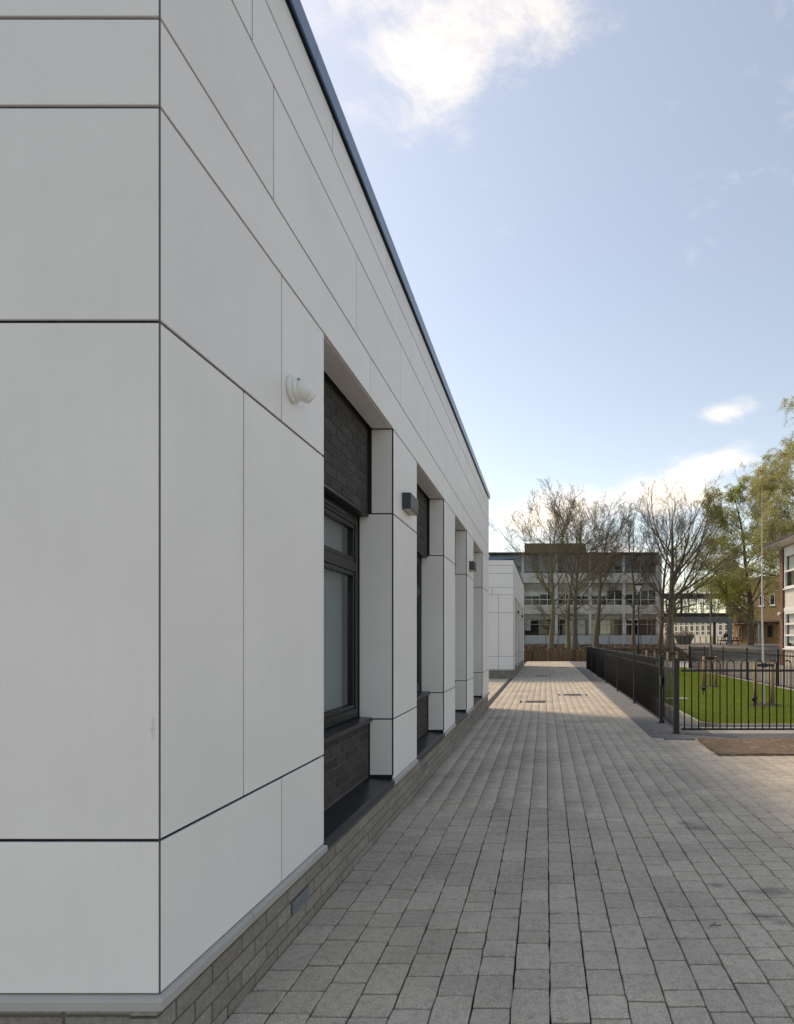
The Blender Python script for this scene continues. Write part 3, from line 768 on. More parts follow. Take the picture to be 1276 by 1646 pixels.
# ------------------------------------------------------------------ generic pieces of the buildings behind
M['white_frame'] = plain('white_window_frame', (.72, .72, .70), .45, 0, .05, 3)
M['grey_frame'] = plain('grey_window_frame', (.30, .31, .31), .5, 0, .1, 2)
M['conc_wall'] = plain('weathered_concrete', (.56, .535, .475), .85, 0, .22, .8, .2, 30)
M['conc_dark'] = plain('brown_concrete_band', (.31, .275, .22), .85, 0, .2, 1.2)
M['conc_col'] = plain('pale_concrete_column', (.55, .54, .51), .8, 0, .12, 2)
M['white_panel'] = plain('pale_spandrel', (.50, .51, .50), .6, 0, .1, 1.5)
M['plant_box'] = plain('brown_cladding', (.17, .125, .08), .8, 0, .2, 2)
M['roof_dark'] = plain('dark_roof_edge', (.05, .05, .052), .7, 0, .15, 2)
M['inside'] = plain('dark_interior', (.06, .056, .052), .9)
M['curtain_w'] = plain('white_blind', (.62, .61, .56), .8, 0, .08, 2)
M['curtain_c'] = plain('cream_blind', (.66, .60, .44), .8, 0, .06, 2)
M['brown_panel'] = plain('brown_panel', (.14, .08, .045), .6, 0, .15, 3)

def window(b, x0, x1, z0, z1, nx, zsplit, fm, y=0., blind=None, bm='curtain_w', fw=.06, depth=.1, gm='glass_far', name='window'):
    """framed window in the local plane y; panes are parts of the window"""
    f = MB(); zs = [z0] + list(zsplit) + [z1]; w = (x1 - x0) / nx
    f.box(x0, x1, y, y + depth, z0, z0 + fw); f.box(x0, x1, y, y + depth, z1 - fw, z1)
    f.box(x0, x0 + fw, y + .001, y + depth, z0 + fw, z1 - fw); f.box(x1 - fw, x1, y + .001, y + depth, z0 + fw, z1 - fw)
    for z in zsplit: f.box(x0 + fw, x1 - fw, y + .002, y + depth - .01, z - fw / 2, z + fw / 2)
    for i in range(1, nx): f.box(x0 + i * w - fw / 2, x0 + i * w + fw / 2, y + .003, y + depth - .011, z0 + fw, z1 - fw)
    wo = f.build(name, M[fm], b)
    for i in range(nx):
        for a, c in zip(zs, zs[1:]):
            MB().box(x0 + i * w + fw / 2, x0 + (i + 1) * w - fw / 2, y + depth * .5, y + depth * .5 + .012, a + fw / 2, c - fw / 2).build('pane', M[gm], wo)
    if blind:
        for (u0, u1, v) in blind:
            MB().box(x0 + .05 + (x1 - x0 - .1) * u0, x0 + .05 + (x1 - x0 - .1) * u1, y + depth + .12, y + depth + .14, z0 + (z1 - z0) * v, z1 - .03).build('blind', M[bm], wo)
    return wo

# ------------------------------------------------------------------ three storey concrete school block (front at y = 68)
def concrete_block():
    b = empty('concrete_school_block', (0, 68, 1.0)); tag(b, 'three storey grey concrete school block behind the bare trees', 'building')
    X0, X1 = -17.63, 12.5; g = -1.0
    cols = [12.5 - 3.77 * i for i in range(9)][::-1]
    k = MB(); k.box(X0, X1, 1.6, 12, 0, 10.1); k.build('core', M['inside'], b)
    def band(name, z0, z1, y0, y1, m): MB().box(X0 - .02, X1 + .1, y0, y1, z0 + g, z1 + g).build(name, M[m], b)
    band('roof', 11.05, 11.22, -.3, 12.1, 'roof_dark')
    band('spandrel_band', 7.83, 8.93, -.12, 1.62, 'conc_wall'); band('lintel_band', 7.08, 7.829, .02, 1.61, 'conc_dark')
    band('spandrel_band', 4.35, 5.32, -.12, 1.62, 'conc_wall'); band('lintel_band', 3.80, 4.349, .02, 1.61, 'conc_dark')
    band('spandrel_band', .9, 1.97, -.06, 1.62, 'white_panel')
    MB().box(X1 + .12, X1 + .5, .1, 12, 0, 10.04).build('end_wall', M['conc_wall'], b)
    for c in cols:
        k = MB(); k.box(c - .14, c + .14, -.22, .12, -.1, 7.93); k.box(c - .12, c + .12, .14, .5, 7.94, 10.04); k.build('column', M['conc_col'], b)
    r = random.Random(4)
    for i, (p, q) in enumerate(zip(cols, cols[1:])):
        a, c = p + .15, q - .15
        window(b, a, c, 8.94 + g, 11.04 + g, 4, [9.3 + g], 'grey_frame', .35, [(u, u + .24, r.choice([.0, .1, .4])) for u in (0, .25, .5, .75) if r.random() < .6], 'blind')
        bl = [(u, u + .48, r.choice([.55, .6, .7, .45])) for u in (0, .5) if r.random() < .85]
        window(b, a, c, 5.33 + g, 7.07 + g, 4, [5.98 + g], 'white_frame', .1, bl, 'curtain_w', .05)
        if i == 7:
            window(b, a, a + 1.5, .95 + g, 3.78 + g, 2, [1.97 + g, 3.2 + g], 'white_frame', -.09, None, fw=.09, name='door')
            window(b, a + 1.52, c, 1.98 + g, 3.78 + g, 2, [3.2 + g], 'grey_frame', .1, [(0, 1, .02)], 'brown_panel', .06)
        else:
            mode = {6: [(0, .25, .0, 'curtain_c'), (.28, .62, .0, 'curtain_c'), (.66, 1, .0, 'brown_panel')], 4: [(.0, .2, .3, 'curtain_w')], 5: [(.35, .9, .0, 'grey_frame')], 3: [(0, .42, .0, 'curtain_c')]}.get(i, [(0, .3, .1, 'curtain_w')])
            wo = window(b, a, c, 1.98 + g, 3.79 + g, 2, [3.2 + g], 'grey_frame', .1, None, fw=.055)
            for (u0, u1, v, bm) in mode:
                MB().box(a + .05 + (c - a - .1) * u0, a + .05 + (c - a - .1) * u1, .34, .36, 1.98 + g + 1.8 * v, 3.76 + g).build('blind', M[bm], wo)
    pb = MB().box(-2.4, 4.55, .6, 6, 10.31, 11.35).build('plant_room', M['plant_box'], b)
    for i in range(24): MB().box(-2.38 + i * .29, -2.30 + i * .29, .57, .6, 10.33, 11.33).build('batten', M['plant_box'], pb)
concrete_block()

# glazed bridge link to the brown building
def bridge():
    b = empty('glazed_link_bridge', (12.9, 74, 1.0)); tag(b, 'glazed footbridge link between the concrete block and the brown brick building', 'bridge')
    L = 9.9; g = -1.0
    MB().box(0, L, -.3, 3.2, 6.65 + g, 7.1 + g).build('roof', M['roof_dark'], b)
    MB().box(0, L, -.1, 3.0, 3.62 + g, 4.25 + g).build('beam', plain('grey_beam', (.22, .22, .22), .7), b)
    MB().box(0, L, -.14, .1, 4.26 + g, 4.72 + g).build('floor_edge', M['roof_dark'], b)
    n = 11; w = L / n
    for i in range(n):
        MB().box(i * w + .03, (i + 1) * w - .03, .0, .02, 4.74 + g, 6.63 + g).build('pane', M['glass_far'], b)
        MB().box(i * w + .03, (i + 1) * w - .03, 2.9, 2.92, 4.74 + g, 6.63 + g).build('pane', M['glass_far'], b)
    for i in range(n + 1):
        t = .14 if i in (3, 4, 8) else .03
        MB().box(i * w - t, i * w + t, -.04, .06, 4.73 + g, 6.64 + g).build('mullion', M['frame'], b)
    MB().box(0, L, -.03, .03, 5.2 + g, 5.26 + g).build('handrail', M['frame'], b)
    for x in (7.75, 2.2): MB().box(x - .16, x + .16, .4, .72, -.1, 3.6 + g).build('column', M['frame'], b)
    MB().box(L - .65, L - .15, -.12, .4, -.1, 6.6 + g).build('end_column', plain('grey_render', (.25, .25, .25), .8), b)
bridge()

def rot_building(name, p_near, p_far, label):
    """local x runs from the far end to the near end, local -y looks towards the viewer's side"""
    a = Vector(p_far); d = Vector(p_near) - a
    b = empty(name, (a.x, a.y, 1.0), math.atan2(d.y, d.x)); tag(b, label, 'building'); return b, d.length
def brown_building():
    b, L = rot_building('brown_brick_building', (35, 51), (23.05, 78), 'two storey brown brick building with overhanging upper floor, behind the green tree')
    k = NT('brown_brick_far'); br = k.n.new('ShaderNodeTexBrick'); br.inputs['Scale'].default_value = 1
    br.inputs['Brick Width'].default_value = .225; br.inputs['Row Height'].default_value = .075; br.inputs['Mortar Size'].default_value = .006
    br.inputs['Color1'].default_value = (.21, .135, .065, 1); br.inputs['Color2'].default_value = (.27, .18, .09, 1); br.inputs['Mortar'].default_value = (.25, .2, .14, 1)
    tc = k.n.new('ShaderNodeTexCoord'); mp = k.n.new('ShaderNodeMapping'); mp.inputs['Rotation'].default_value = (R(90), 0, 0)
    k.l.new(tc.outputs['Object'], mp.inputs[0]); k.l.new(mp.outputs[0], br.inputs[0]); k.color(br.outputs[0]); k.rough(.85); M['brown_brick'] = k.m
    MB().box(0, L, 0, 9, 2.72, 7.75).build('upper_wall', M['brown_brick'], b)
    MB().box(-.05, L + .05, -.12, 9.05, 7.751, 7.95).build('parapet', plain('stone_coping', (.36, .31, .22), .8), b)
    MB().box(-.03, L, -.06, .3, 2.55, 2.719).build('floor_slab_edge', plain('slab_edge', (.12, .1, .08), .8), b)
    MB().box(0, L, 1.2, 9, -.1, 2.549).build('lower_wall', plain('tan_brick', (.34, .2, .09), .85, 0, .2, 4), b)
    n = int(L / 1.75)
    for i in range(n):
        x = .7 + i * 1.75
        window(b, x, x + .8, 4.5, 5.75, 1, [], 'white_frame', -.06, None, fw=.07, depth=.055, gm='glass_dark')
        MB().box(x - .08, x + .9, -.1, .0, 4.38, 4.495).build('sill', M['white_frame'], b)
        window(b, x + .1, x + .95, .75, 2.2, 1, [], 'brown_panel' if i % 2 else 'white_frame', 1.12, None, fw=.07, depth=.07, gm='glass_dark')
        if i % 3 == 0: MB().box(x - .35, x - .1, .1, .35, -.1, 2.545).build('column', M['conc_col'], b)
    for i in range(3): MB().tube([(4.1 + i * 8, -.06, 2.75), (4.1 + i * 8, -.06, 7.7)], .05, 6).build('downpipe', M['roof_dark'], b)
    lp = MB().lathe([(.02, 0), (.17, .05), (.2, .15), (.12, .28)], 12, Matrix.Translation((2.3, -.1, 3.7))).build('globe_lamp', M['cctv'], b, True)
brown_building()
def cream_building():
    b, L = rot_building('cream_classroom_block', (34, 92), (15, 125), 'sunlit cream classroom block seen under the glazed bridge')
    MB().box(0, L, .3, 8, -.1, 3.7).build('wall', plain('cream_render', (.62, .55, .43), .8, 0, .08, 2), b)
    MB().box(-.1, L + .1, .0, 8.1, 3.701, 3.95).build('roof', M['roof_dark'], b)
    n = int(L / 1.35)
    for i in range(n):
        x = .2 + i * 1.35
        window(b, x, x + 1.0, 1.2, 3.6, 1, [1.95, 3.0], 'white_frame', .24, None, fw=.13, depth=.05, gm='glass_dark')
        MB().box(x + 1.12, x + 1.22, .2, .299, -.05, 1.1).build('pilaster', M['conc_dark'], b)
cream_building()

def white_block():
    b = empty('white_framed_school_block', (13.8, 36.0, 0)); tag(b, 'white window walled school block with brick end pier and overhanging roof', 'building')
    Z = 7.1; L = 24
    M['red_brick'] = brick_mat('red_brown_brick', (.17, .085, .05), (.26, .14, .085), (.3, .2, .15), .2)
    MB().box(.05, .55, -.45, -.001, -.05, Z - .3).build('pier_core', M['mortar'], b)
    jm = MB(); z = 0.; c = 0
    while z < Z - .4:
        for (y0, y1) in (((-.45, -.235), (-.225, -.01)) if c % 2 else ((-.45, -.345), (-.335, -.12), (-.11, -.01))):
            jm.cbox(.035, .1, y0, y1, z, z + .065, .003, .01 + .98 * random.random())
        for (x0, x1) in (((.04, .25), (.26, .55)) if c % 2 else ((.04, .14), (.15, .36), (.37, .55))): jm.cbox(x0, x1, -.016, .012, z, z + .065, .003, .01 + .98 * random.random())
        z += .075; c += 1
    tag(jm.build('brick_pier', M['red_brick'], b), kind='stuff')
    mroof = M['roof_dark']
    MB().prism([(-.75, Z - .05), (-.75, Z + .05), (4.5, Z + 1.0), (4.5, Z + .6)], 'y', -L, .8).build('roof', mroof, b)
    MB().prism([(-.78, Z - .10), (-.753, Z - .10), (-.753, Z + .03), (-.78, Z + .03)], 'y', -L, .82).build('fascia', M['roof_dark'], b)
    MB().prism([(-.75, Z - .14), (.6, Z - .24), (.6, Z - .2), (-.75, Z - .10)], 'y', -L, .8).build('soffit', plain('timber_soffit', (.52, .47, .40), .7), b)
    MB().box(.16, .5, -L, -.46, -.05, 1.0).build('lower_wall', plain('cream_wall', (.56, .52, .44), .8), b)
    MB().box(.16, .5, -L, -.46, 3.35, 4.45).build('spandrel_wall', plain('cream_spandrel', (.58, .55, .48), .8), b)
    MB().box(.10, .5, -L, -.46, 3.1, 3.349).build('string_course', M['white_frame'], b)
    MB().box(.12, .5, -L, -.46, 6.45, Z - .25).build('top_band', M['white_frame'], b)
    MB().box(1.2, 6, -L, -.02, -.05, Z - .3).build('core', M['inside'], b)
    # windows: build in a turned frame so that local x runs towards the viewer
    for fl, (z0, z1, sp) in enumerate(((1.0, 3.1, [1.75, 2.4]), (4.46, 6.44, [5.45]))):
        for i in range(6):
            y1 = -.5 - i * 3.9; y0 = y1 - 3.7; fw = .12
            f = MB(); zs = [z0] + sp + [z1]; nx = 2; w = (y1 - y0) / nx
            f.box(.12, .26, y0, y1, z0, z0 + fw); f.box(.12, .26, y0, y1, z1 - fw, z1)
            for j in range(nx + 1):
                yy = y0 + j * w; f.box(.115, .255, max(y0, yy - fw * .8), min(y1, yy + fw * .8), z0 + fw, z1 - fw)
            for z in sp: f.box(.122, .25, y0, y1, z - .05, z + .05)
            wo = f.build('window', M['white_frame'], b)
            MB().box(.02, .13, y0, y1, z0 - .07, z0 - .005).build('sill', M['white_frame'], wo)
            for j in range(nx):
                for a, c in zip(zs, zs[1:]):
                    MB().box(.2, .212, y0 + j * w + .05, y0 + (j + 1) * w - .05, a + .04, c - .04).build('pane', M['glass_far'], wo)
            for u in (0, 1.85): MB().box(.33, .35, y0 + .1 + u, y0 + 1.7 + u, z0 + .1 + (z1 - z0) * random.choice([0, .1, .45]), z1 - .05).build('blind', M['curtain_w'], wo)
            MB().box(.28, .48, y0 - .2, y0 - .001, z0, z1).build('jamb', M['white_frame'], wo)
    cm = MB(); cm.cbox(-.12, .03, -.3, -.18, 3.0, 3.12, .02); cm.lathe([(.05, -.08), (.07, 0), (.05, .06)], 10, Matrix.Translation((-.12, -.24, 3.0))); cm.build('camera', M['cctv'], b)
white_block()

# ------------------------------------------------------------------ trees
def tubes(P, Rd, k):
    """P (N,S,3) polylines, Rd (N,S) radii -> verts, quads"""
    N, S, _ = P.shape
    T = np.empty_like(P); T[:, 1:-1] = P[:, 2:] - P[:, :-2]; T[:, 0] = P[:, 1] - P[:, 0]; T[:, -1] = P[:, -1] - P[:, -2]
    T /= np.linalg.norm(T, axis=-1, keepdims=True) + 1e-9
    ref = np.where(np.abs(T[:, :1, 2:3]) < .8, np.array([0, 0, 1.]), np.array([1., 0, 0])); ref = np.broadcast_to(ref, T.shape)
    A = np.cross(T, ref); A /= np.linalg.norm(A, axis=-1, keepdims=True) + 1e-9; B = np.cross(T, A)
    an = np.arange(k) * 2 * np.pi / k
    V = P[:, :, None] + (A[:, :, None] * np.cos(an)[None, None, :, None] + B[:, :, None] * np.sin(an)[None, None, :, None]) * Rd[:, :, None, None]
    idx = np.arange(N * S * k).reshape(N, S, k); i0, i1 = idx[:, :-1], idx[:, 1:]
    Qd = np.stack([i0, np.roll(i0, -1, 2), np.roll(i1, -1, 2), i1], -1).reshape(-1, 4)
    return V.reshape(-1, 3), Qd
def grow(r, start, dirs, length, rad, seg, up, wob, taper=.25):
    """polylines bending towards up (a vector strength) with wobble"""
    N = len(start); P = np.empty((N, seg + 1, 3)); P[:, 0] = start; d = dirs / np.linalg.norm(dirs, axis=1, keepdims=True)
    step = (length / seg)[:, None]
    for i in range(seg):
        d = d + np.array([0, 0, 1.]) * up + r.normal(0, wob, (N, 3)); d /= np.linalg.norm(d, axis=1, keepdims=True)
        P[:, i + 1] = P[:, i] + d * step
    t = np.linspace(0, 1, seg + 1); Rd = rad[:, None] * (1 - (1 - taper) * t)[None]
    return P, Rd
def children(r, P, Rd, K, t0, t1, ang, lf, rf, seg, up, wob, taper=.25, lens=None):
    N, S, _ = P.shape
    par = np.repeat(np.arange(N), K); n = len(par)
    t = t0 + (t1 - t0) * ((np.tile(np.arange(K), N) + r.random(n)) / K)
    f = t * (S - 1); i = np.minimum(f.astype(int), S - 2); w = (f - i)[:, None]
    st = P[par, i] * (1 - w) + P[par, i + 1] * w
    tg = P[par, i + 1] - P[par, i]; tg /= np.linalg.norm(tg, axis=1, keepdims=True)
    ra = r.normal(0, 1, (n, 3)); pe = ra - (ra * tg).sum(1, keepdims=True) * tg; pe /= np.linalg.norm(pe, axis=1, keepdims=True)
    a = np.radians(r.normal(ang, ang * .22, n))[:, None]
    d = tg * np.cos(a) + pe * np.sin(a)
    L = np.linalg.norm(np.diff(P, axis=1), axis=2).sum(1)[par] * lf * (1.15 - .55 * t) * r.uniform(.7, 1.2, n)
    rr_ = Rd[par, i] * rf * r.uniform(.8, 1.1, n)
    return grow(r, st, d, L, rr_, seg, up, wob, taper)
def bark(name, c0, c1):
    k = NT(name); k.color(k.mix(k.noise(3, 5, .7, stretch=(2, 2, .6)), c0, c1)); k.rough(.9); k.bump(k.noise(18, 4, stretch=(1, 1, .25)), .6, .03); return k.m
M['bark'] = bark('brown_bark', (.085, .064, .047), (.175, .138, .102))
M['bark_green'] = bark('mossy_bark', (.12, .102, .058), (.215, .185, .115))
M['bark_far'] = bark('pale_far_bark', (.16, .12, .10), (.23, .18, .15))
M['bark_birch'] = bark('birch_bark', (.45, .43, .39), (.75, .73, .69))
def merge(parts):
    V, Qd, o = [], [], 0
    for v, q in parts: V.append(v); Qd.append(q + o); o += len(v)
    return np.concatenate(V), np.concatenate(Qd)

def bare_tree(name, label, x, y, z, H, r0, seed, fork=.28, spread=1.0, m='bark', n1=17, n2=9, n3=7, n4=4, lean=0., group='bare trees in the mulch bed', ang=44, top=.9):
    r = np.random.default_rng(seed)
    t = empty(name, (x, y, z)); tag(t, label, 'tree', group)
    seg = 14
    P, Rd = grow(r, np.array([[0, 0, -.15]]), np.array([[lean, 0, 1.]]), np.array([H * .86]), np.array([r0]), seg, .08, .045, .12)
    fl = np.exp(-np.linspace(0, 1, seg + 1) * 16) * .55 + 1; Rd = Rd * fl[None]
    l1 = children(r, P, Rd, n1, fork, top, ang, .56 * spread, .46, 9, .075, .06, .16)
    l2 = children(r, *l1, n2, .22, .98, 32, .40, .5, 6, .045, .09, .3)
    l3 = children(r, *l2, n3, .15, .98, 34, .5, .55, 4, .04, .11, .4)
    l4 = children(r, *l3, n4, .2, 1., 38, .5, .7, 3, .02, .14, .5)
    low = children(r, P, Rd, 5, fork * .55, fork, 62, .2 * spread, .3, 6, .0, .12, .3)
    low2 = children(r, *low, 6, .2, 1., 40, .5, .6, 4, .03, .12, .4)
    low3 = children(r, *low2, 5, .2, 1., 40, .5, .7, 3, .03, .12, .5)
    mn = .0048 * max(1, y / 50)
    for a, lim in ((l2, .009), (l3, .006), (l4, mn), (low2, .006), (low3, mn)): np.maximum(a[1], lim * max(1, y / 60), out=a[1])
    tv = tubes(P, Rd, 10)
    link(bpy.data.objects.new('trunk', fast_mesh('trunk', *tv, M[m])), t)
    V, Qd = merge([tubes(*l1, 6), tubes(*l2, 4), tubes(*low, 4)])
    link(bpy.data.objects.new('limbs', fast_mesh('limbs', V, Qd, M[m])), t)
    V, Qd = merge([tubes(*l3, 3), tubes(*l4, 3), tubes(*low2, 3), tubes(*low3, 3)])
    link(bpy.data.objects.new('crown', fast_mesh('crown', V, Qd, M[m])), t)
    return t
bare_tree('bare_tree', 'bare tree nearest the far white building, with mossy lower limbs', at(886, 45), 45, .72, 10.7, .21, 101, .36, 1.15, 'bark_green', lean=.02)
bare_tree('bare_tree', 'bare tree of the close pair, thinner stem leaning left', at(913, 48), 48, .80, 11.3, .19, 102, .34, 1.0, 'bark_green', lean=-.01)
bare_tree('bare_tree', 'bare tree of the close pair, thicker stem nearer the lamp post', at(923, 47), 47, .78, 11.7, .215, 103, .33, 1.15, 'bark', lean=.02)
bare_tree('bare_tree', 'bare dark tree with bent trunk standing alone behind the railing end', at(957, 50), 50, .88, 12.0, .23, 104, .36, .9, 'bark', lean=.03)
bare_tree('bare_tree', 'slender bare tree right behind the lamp post', at(1018, 52), 52, .9, 11.8, .17, 105, .32, 1.05, 'bark', n1=17)
bare_tree('bare_tree', 'thick trunked bare tree with wide fan crown, beside the concrete block end', at(1076, 51), 51, .9, 12.6, .34, 106, .3, 1.5, 'bark', n1=20, ang=54, top=.78)
bare_tree('bare_tree', 'bare tree half hidden behind the thick trunked tree', at(1061, 55), 55, .95, 12.5, .21, 107, .3, .85, 'bark', n1=13)
for i, (px, d, H, s) in enumerate(((1104, 118, 12, 1.0), (1126, 125, 13, .9), (1142, 112, 11, 1.0), (1090, 130, 13, 1.0), (793, 112, 16, 1.0), (770, 118, 17, 1.0))):
    labs = ['pale bare tree far beyond the bridge, next to the thick trunk', 'pale bare tree far beyond the middle of the bridge', 'pale bare tree far beyond the bridge end by the brown building',
            'pale bare tree far beyond the bridge, behind the wide fan crown', 'pale bare tree far behind the concrete block roof, beside the white wall edge', 'pale bare tree far off, mostly hidden behind the front building']
    bare_tree('far_bare_tree', labs[i], at(px, d), d, .95, H, .22, 200 + i, .25, s, 'bark_far', n1=11, n2=6, n3=5, n4=3, group='far bare trees')

def leafy_tree(name, label, x, y, z, H, r0, seed, m, lm, spread, n_leaf, droop, ls, fork=.25, n1=18, twig_m=None):
    r = np.random.default_rng(seed)
    t = empty(name, (x, y, z)); tag(t, label, 'tree')
    P, Rd = grow(r, np.array([[0, 0, -.15]]), np.array([[0, 0, 1.]]), np.array([H * .93]), np.array([r0]), 14, .06, .04, .1)
    l1 = children(r, P, Rd, n1, fork, .9, 62, .42 * spread, .42, 8, .035, .06, .2)
    l2 = children(r, *l1, 8, .15, 1., 38, .5, .6, 6, .01, .09, .3)
    l3 = children(r, *l2, 6, .1, 1., 40, .62, .6, 6, -droop, .10, .4)
    l4 = children(r, *l3, 3, .1, 1., 34, .62, .7, 5, -droop * 1.2, .10, .5)
    for a, lim in ((l2, .012), (l3, .008), (l4, .006)): np.maximum(a[1], lim * y / 60, out=a[1])
    link(bpy.data.objects.new('trunk', fast_mesh('trunk', *tubes(P, Rd, 10), M[m])), t)
    V, Qd = merge([tubes(*l1, 5), tubes(*l2, 4), tubes(*l3, 3), tubes(*l4, 3)])
    link(bpy.data.objects.new('limbs', fast_mesh('limbs', V, Qd, M[twig_m or 'bark_green'])), t)
    tp = np.concatenate([l3[0].reshape(-1, 3), l4[0].reshape(-1, 3)]); tp = tp[r.integers(0, len(tp), n_leaf)]
    # leaves gather on some sprays and leave others bare
    cl = np.sin(tp[:, 0] * 1.3 + seed) + np.sin(tp[:, 1] * 1.1) + np.sin(tp[:, 2] * 1.2 + 2) + r.normal(0, 1.3, n_leaf)
    tp = tp[cl > -1.2] ; n = len(tp); tp = tp + r.normal(0, .10, (n, 3))
    u = r.normal(0, 1, (n, 3)); u /= np.linalg.norm(u, axis=1, keepdims=True); w = np.cross(u, r.normal(0, 1, (n, 3))); w /= np.linalg.norm(w, axis=1, keepdims=True)
    s = (ls * r.uniform(.6, 1.3, n))[:, None]
    v = np.stack([tp - u * s, tp + w * s * .6, tp + u * s, tp - w * s * .6], 1).reshape(-1, 3)
    link(bpy.data.objects.new('crown', fast_mesh('crown', v, np.arange(4 * n).reshape(-1, 4), lm, smooth=False)), t)
LG = leaf_mat('fresh_green_leaves', (.24, .26, .045), (.40, .42, .11)); LY = leaf_mat('olive_catkins', (.36, .33, .12), (.54, .51, .24))
leafy_tree('green_tree', 'fresh green tree in young leaf before the brown brick building', at(1206, 60), 60, .9, 15.5, .34, 301, 'bark', LG, 1.05, 150000, .07, .055, fork=.2, n1=26)
leafy_tree('weeping_birch', 'tall weeping birch in olive catkins rising over the white block roof', at(1284, 52), 52, .8, 19.8, .32, 302, 'bark_birch', LY, .95, 170000, .2, .05, n1=24, twig_m='bark')

def young_tree(label, name, x, y, H, r0, m, seed, n1, first=.4, thin=False):
    r = np.random.default_rng(seed)
    t = empty(name, (x, y, .03)); tag(t, label, 'young tree', 'young staked trees on the lawn')
    P, Rd = grow(r, np.array([[0, 0, -.05]]), np.array([[0, 0, 1.]]), np.array([H]), np.array([r0]), 14, .05, .012, .1)
    l1 = children(r, P, Rd, n1, first, .97, 44, .25, .42, 6, .05, .06, .3)
    l2 = children(r, *l1, 5, .2, 1., 36, .5, .6, 4, .03, .09, .4)
    l3 = children(r, *l2, 3, .3, 1., 36, .5, .7, 3, .0, .1, .5)
    for a in (l2, l3): np.maximum(a[1], .003, out=a[1])
    link(bpy.data.objects.new('trunk', fast_mesh('trunk', *tubes(P, Rd, 8), M[m])), t)
    V, Qd = merge([tubes(*l1, 4), tubes(*l2, 3), tubes(*l3, 3)])
    link(bpy.data.objects.new('crown', fast_mesh('crown', V, Qd, M['bark_green' if m != 'bark_birch' else 'bark'])), t)
M['stake'] = plain('timber_stake', (.30, .20, .10), .8, 0, .2, 12)
M['bark_young'] = bark('olive_young_bark', (.12, .11, .05), (.2, .18, .10))
def stakes(x, y, label):
    for k, s in enumerate((-1, 1)):
        o = MB().tube([(0, 0, -.05), (0, 0, .96)], .045, 10).build('tree_stake', M['stake'], None, True, (x + s * .2, y + s * .03, .03))
        tag(o, label % ('fence' if s < 0 else 'far'), 'stake', 'round timber tree stakes')
    b = MB().box(-.2, .2, -.055, -.048, -.03, .03); b.box(-.045, .045, -.06, .03, -.045, .045)
    o = b.build('tree_tie', M['fence'], None, False, (x, y, .93)); tag(o, label.replace('round timber stake', 'black rubber tie').replace(' on its %s side', '') .replace('of', 'holding', 1), 'tree tie', 'tree ties')
YT = [(4.84, 13.5, 5.0, .031, 'bark_birch', 401, 7, .6, 'white stemmed young birch, tallest of the staked trees', 'slender_birch', 'the white birch'),
      (5.02, 18.6, 4.9, .036, 'bark_young', 402, 16, .5, 'olive stemmed young staked tree next behind the white birch', 'young_tree', 'the olive stemmed tree'),
      (5.2, 25.0, 4.0, .03, 'bark_young', 403, 12, .5, 'thin young staked tree third along the lawn', 'young_tree', 'the third lawn tree'),
      (5.1, 29.6, 3.8, .03, 'bark_young', 404, 10, .5, 'thin young staked tree at the back of the lawn', 'young_tree', 'the rearmost lawn tree')]
for (x, y, H, r0, m, sd_, n1, fr, lab, nm, who) in YT:
    young_tree(lab, nm, x, y, H, r0, m, sd_, n1, fr); stakes(x, y, 'round timber stake of ' + who + ' on its %s side')

# ------------------------------------------------------------------ street furniture
lp = empty('lamp_post', (at(1026, 45), 45, .1)); tag(lp, 'dark lamp post with flared lantern in the mulch bed', 'lamp post')
MB().tube([(0, 0, 0), (0, 0, 1.2), (0, 0, 1.22), (0, 0, 4.9)], [.085, .085, .06, .055], 12).build('pole', M['fence'], lp, True)
MB().lathe([(.05, 4.9), (.07, 4.95), (.26, 5.42), (.25, 5.42)], 20).build('lantern', plain('frosted_lantern', (.45, .46, .45), .4), lp, True)
MB().lathe([(.30, 5.40), (.34, 5.46), (.30, 5.56), (.02, 5.60)], 20).build('cap', M['fence'], lp, True)
pt = empty('picnic_table', (at(1172, 60), 60, .985), R(12)); tag(pt, 'blue picnic table with attached benches on the playground', 'picnic table')
M['blue'] = plain('blue_paint', (.02, .035, .12), .5)
for i in range(5): MB().box(-.9, .9, -.36 + i * .145, -.225 + i * .145, .72, .76).build('top_plank', M['blue'], pt)
for s in (-1, 1):
    for i in range(2): MB().box(-.9, .9, s * .72 - .14 + i * .145, s * .72 - .005 + i * .145, .43, .47).build('bench_plank', M['blue'], pt)
for x in (-.62, .62):
    for s in (-1, 1): MB().add([(x - .03, s * .72, 0), (x + .03, s * .72, 0), (x + .03, s * .62, 0), (x - .03, s * .62, 0), (x - .03, s * .3, .72), (x + .03, s * .3, .72), (x + .03, s * .2, .72), (x - .03, s * .2, .72)],
                               [(0, 1, 2, 3), (4, 5, 6, 7), (0, 1, 5, 4), (1, 2, 6, 5), (2, 3, 7, 6), (3, 0, 4, 7)]).build('leg', M['frame'], pt)
    MB().box(x + .031, x + .07, -.85, .85, .35, .43).build('brace', M['frame'], pt)
bag = MB().lathe([(.16, 0), (.24, .06), (.25, .2), (.17, .34), (.06, .4)], 12).build('bag', M['fence'], None, True, (at(1168, 60) - .1, 60, 1.75)); tag(bag, 'black bag lying on the blue picnic table', 'bag')
sk = empty('rubbish_skip', (at(1099, 63), 63, .98), R(-6)); tag(sk, 'grey skip heaped with cut branches beside the thick tree trunk', 'skip')
MB().prism([(-.55, 0), (.55, 0), (.95, .85), (1.0, .95), (-1.0, .95), (-.95, .85)], 'y', -.75, .75).build('hull', plain('skip_grey', (.12, .115, .10), .7, .1, .25, 5), sk)
for x in (-.45, 0, .45): MB().box(x - .03, x + .03, -.79, -.751, .05, .85).build('rib', M['frame'], sk)
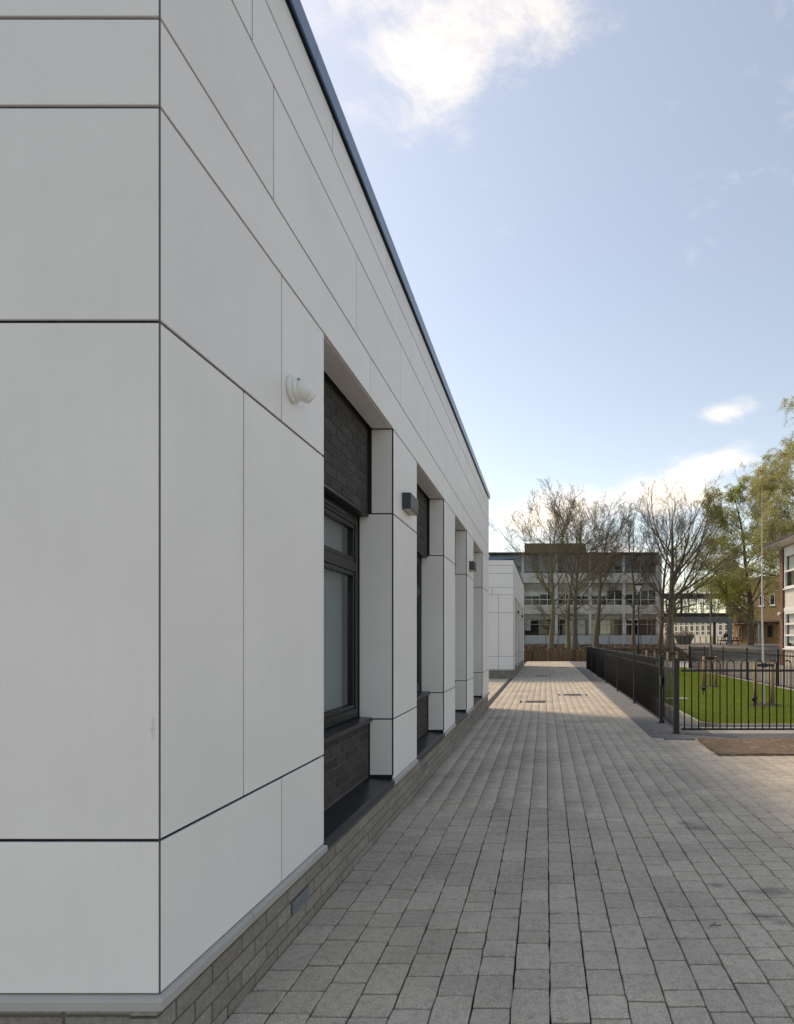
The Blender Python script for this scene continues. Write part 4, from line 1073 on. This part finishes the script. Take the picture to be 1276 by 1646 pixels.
hp = MB(); rs = random.Random(8)
for i in range(110):
    x, y, z = rs.uniform(-.85, .85), rs.uniform(-.6, .6), .9; z += rs.random() * .55 * (1 - abs(x))
    d = Vector((rs.gauss(0, 1), rs.gauss(0, 1), abs(rs.gauss(0, .6)))).normalized() * rs.uniform(.2, .55)
    hp.tube([(x, y, z), (x + d.x, y + d.y, z + d.z)], rs.uniform(.012, .035), 4)
tag(hp.build('cut_branches', plain('cut_wood', (.34, .29, .23), .85, 0, .3, 4), sk), kind='stuff')
op = empty('orange_sign', (at(1060.5, 62), 62, .97)); tag(op, 'small orange panel on a short post at the end of the concrete block', 'sign')
MB().tube([(0, 0, 0), (0, 0, .9)], .03, 8).build('post', M['fence'], op); MB().cbox(-.12, .12, -.05, -.031, .55, 1.15, .01).build('panel', plain('orange_paint', (.75, .22, .02), .5), op)

k = NT('damp_soil'); k.color(k.mix(k.noise(30, 4), (.03, .022, .015), (.08, .06, .04))); k.rough(.95); M['soil'] = k.m
for (x, y, lab) in ((4.84, 13.5, 'dark soil patch round the foot of the white birch'), (5.02, 18.6, 'dark soil patch round the foot of the olive stemmed tree')):
    r = random.Random(int(y * 10)); n = 40; v = [(0, 0, .035)]
    for i in range(n):
        a = 2 * math.pi * i / n; q = .38 + r.uniform(-.09, .09); v.append((math.cos(a) * q * 1.2, math.sin(a) * q, .0))
    for i in range(n):
        a = 2 * math.pi * i / n; v.append((math.cos(a) * .2, math.sin(a) * .17, .045 + r.uniform(0, .02)))
    f = [(1 + i, 1 + (i + 1) % n, 1 + n + (i + 1) % n, 1 + n + i) for i in range(n)] + [(0, 1 + n + i, 1 + n + (i + 1) % n) for i in range(n)]
    o = MB().add(v, f).build('soil_patch', M['soil'], None, False, (x, y, .03)); tag(o, lab, 'soil', kind='stuff')

tw = MB(); tw.tube([(-.03, 0, .004), (-.01, .006, .008), (.015, .002, .006), (.035, .012, .004)], [.003, .003, .0025, .0015], 5); tw.tube([(-.01, .006, .008), (.0, .022, .012), (.012, .03, .006)], [.0022, .002, .0015], 5)
tag(tw.build('twig', M['bark'], None, True, (.886, 3.175, .002)), 'small dark twig lying on the paving', 'twig')
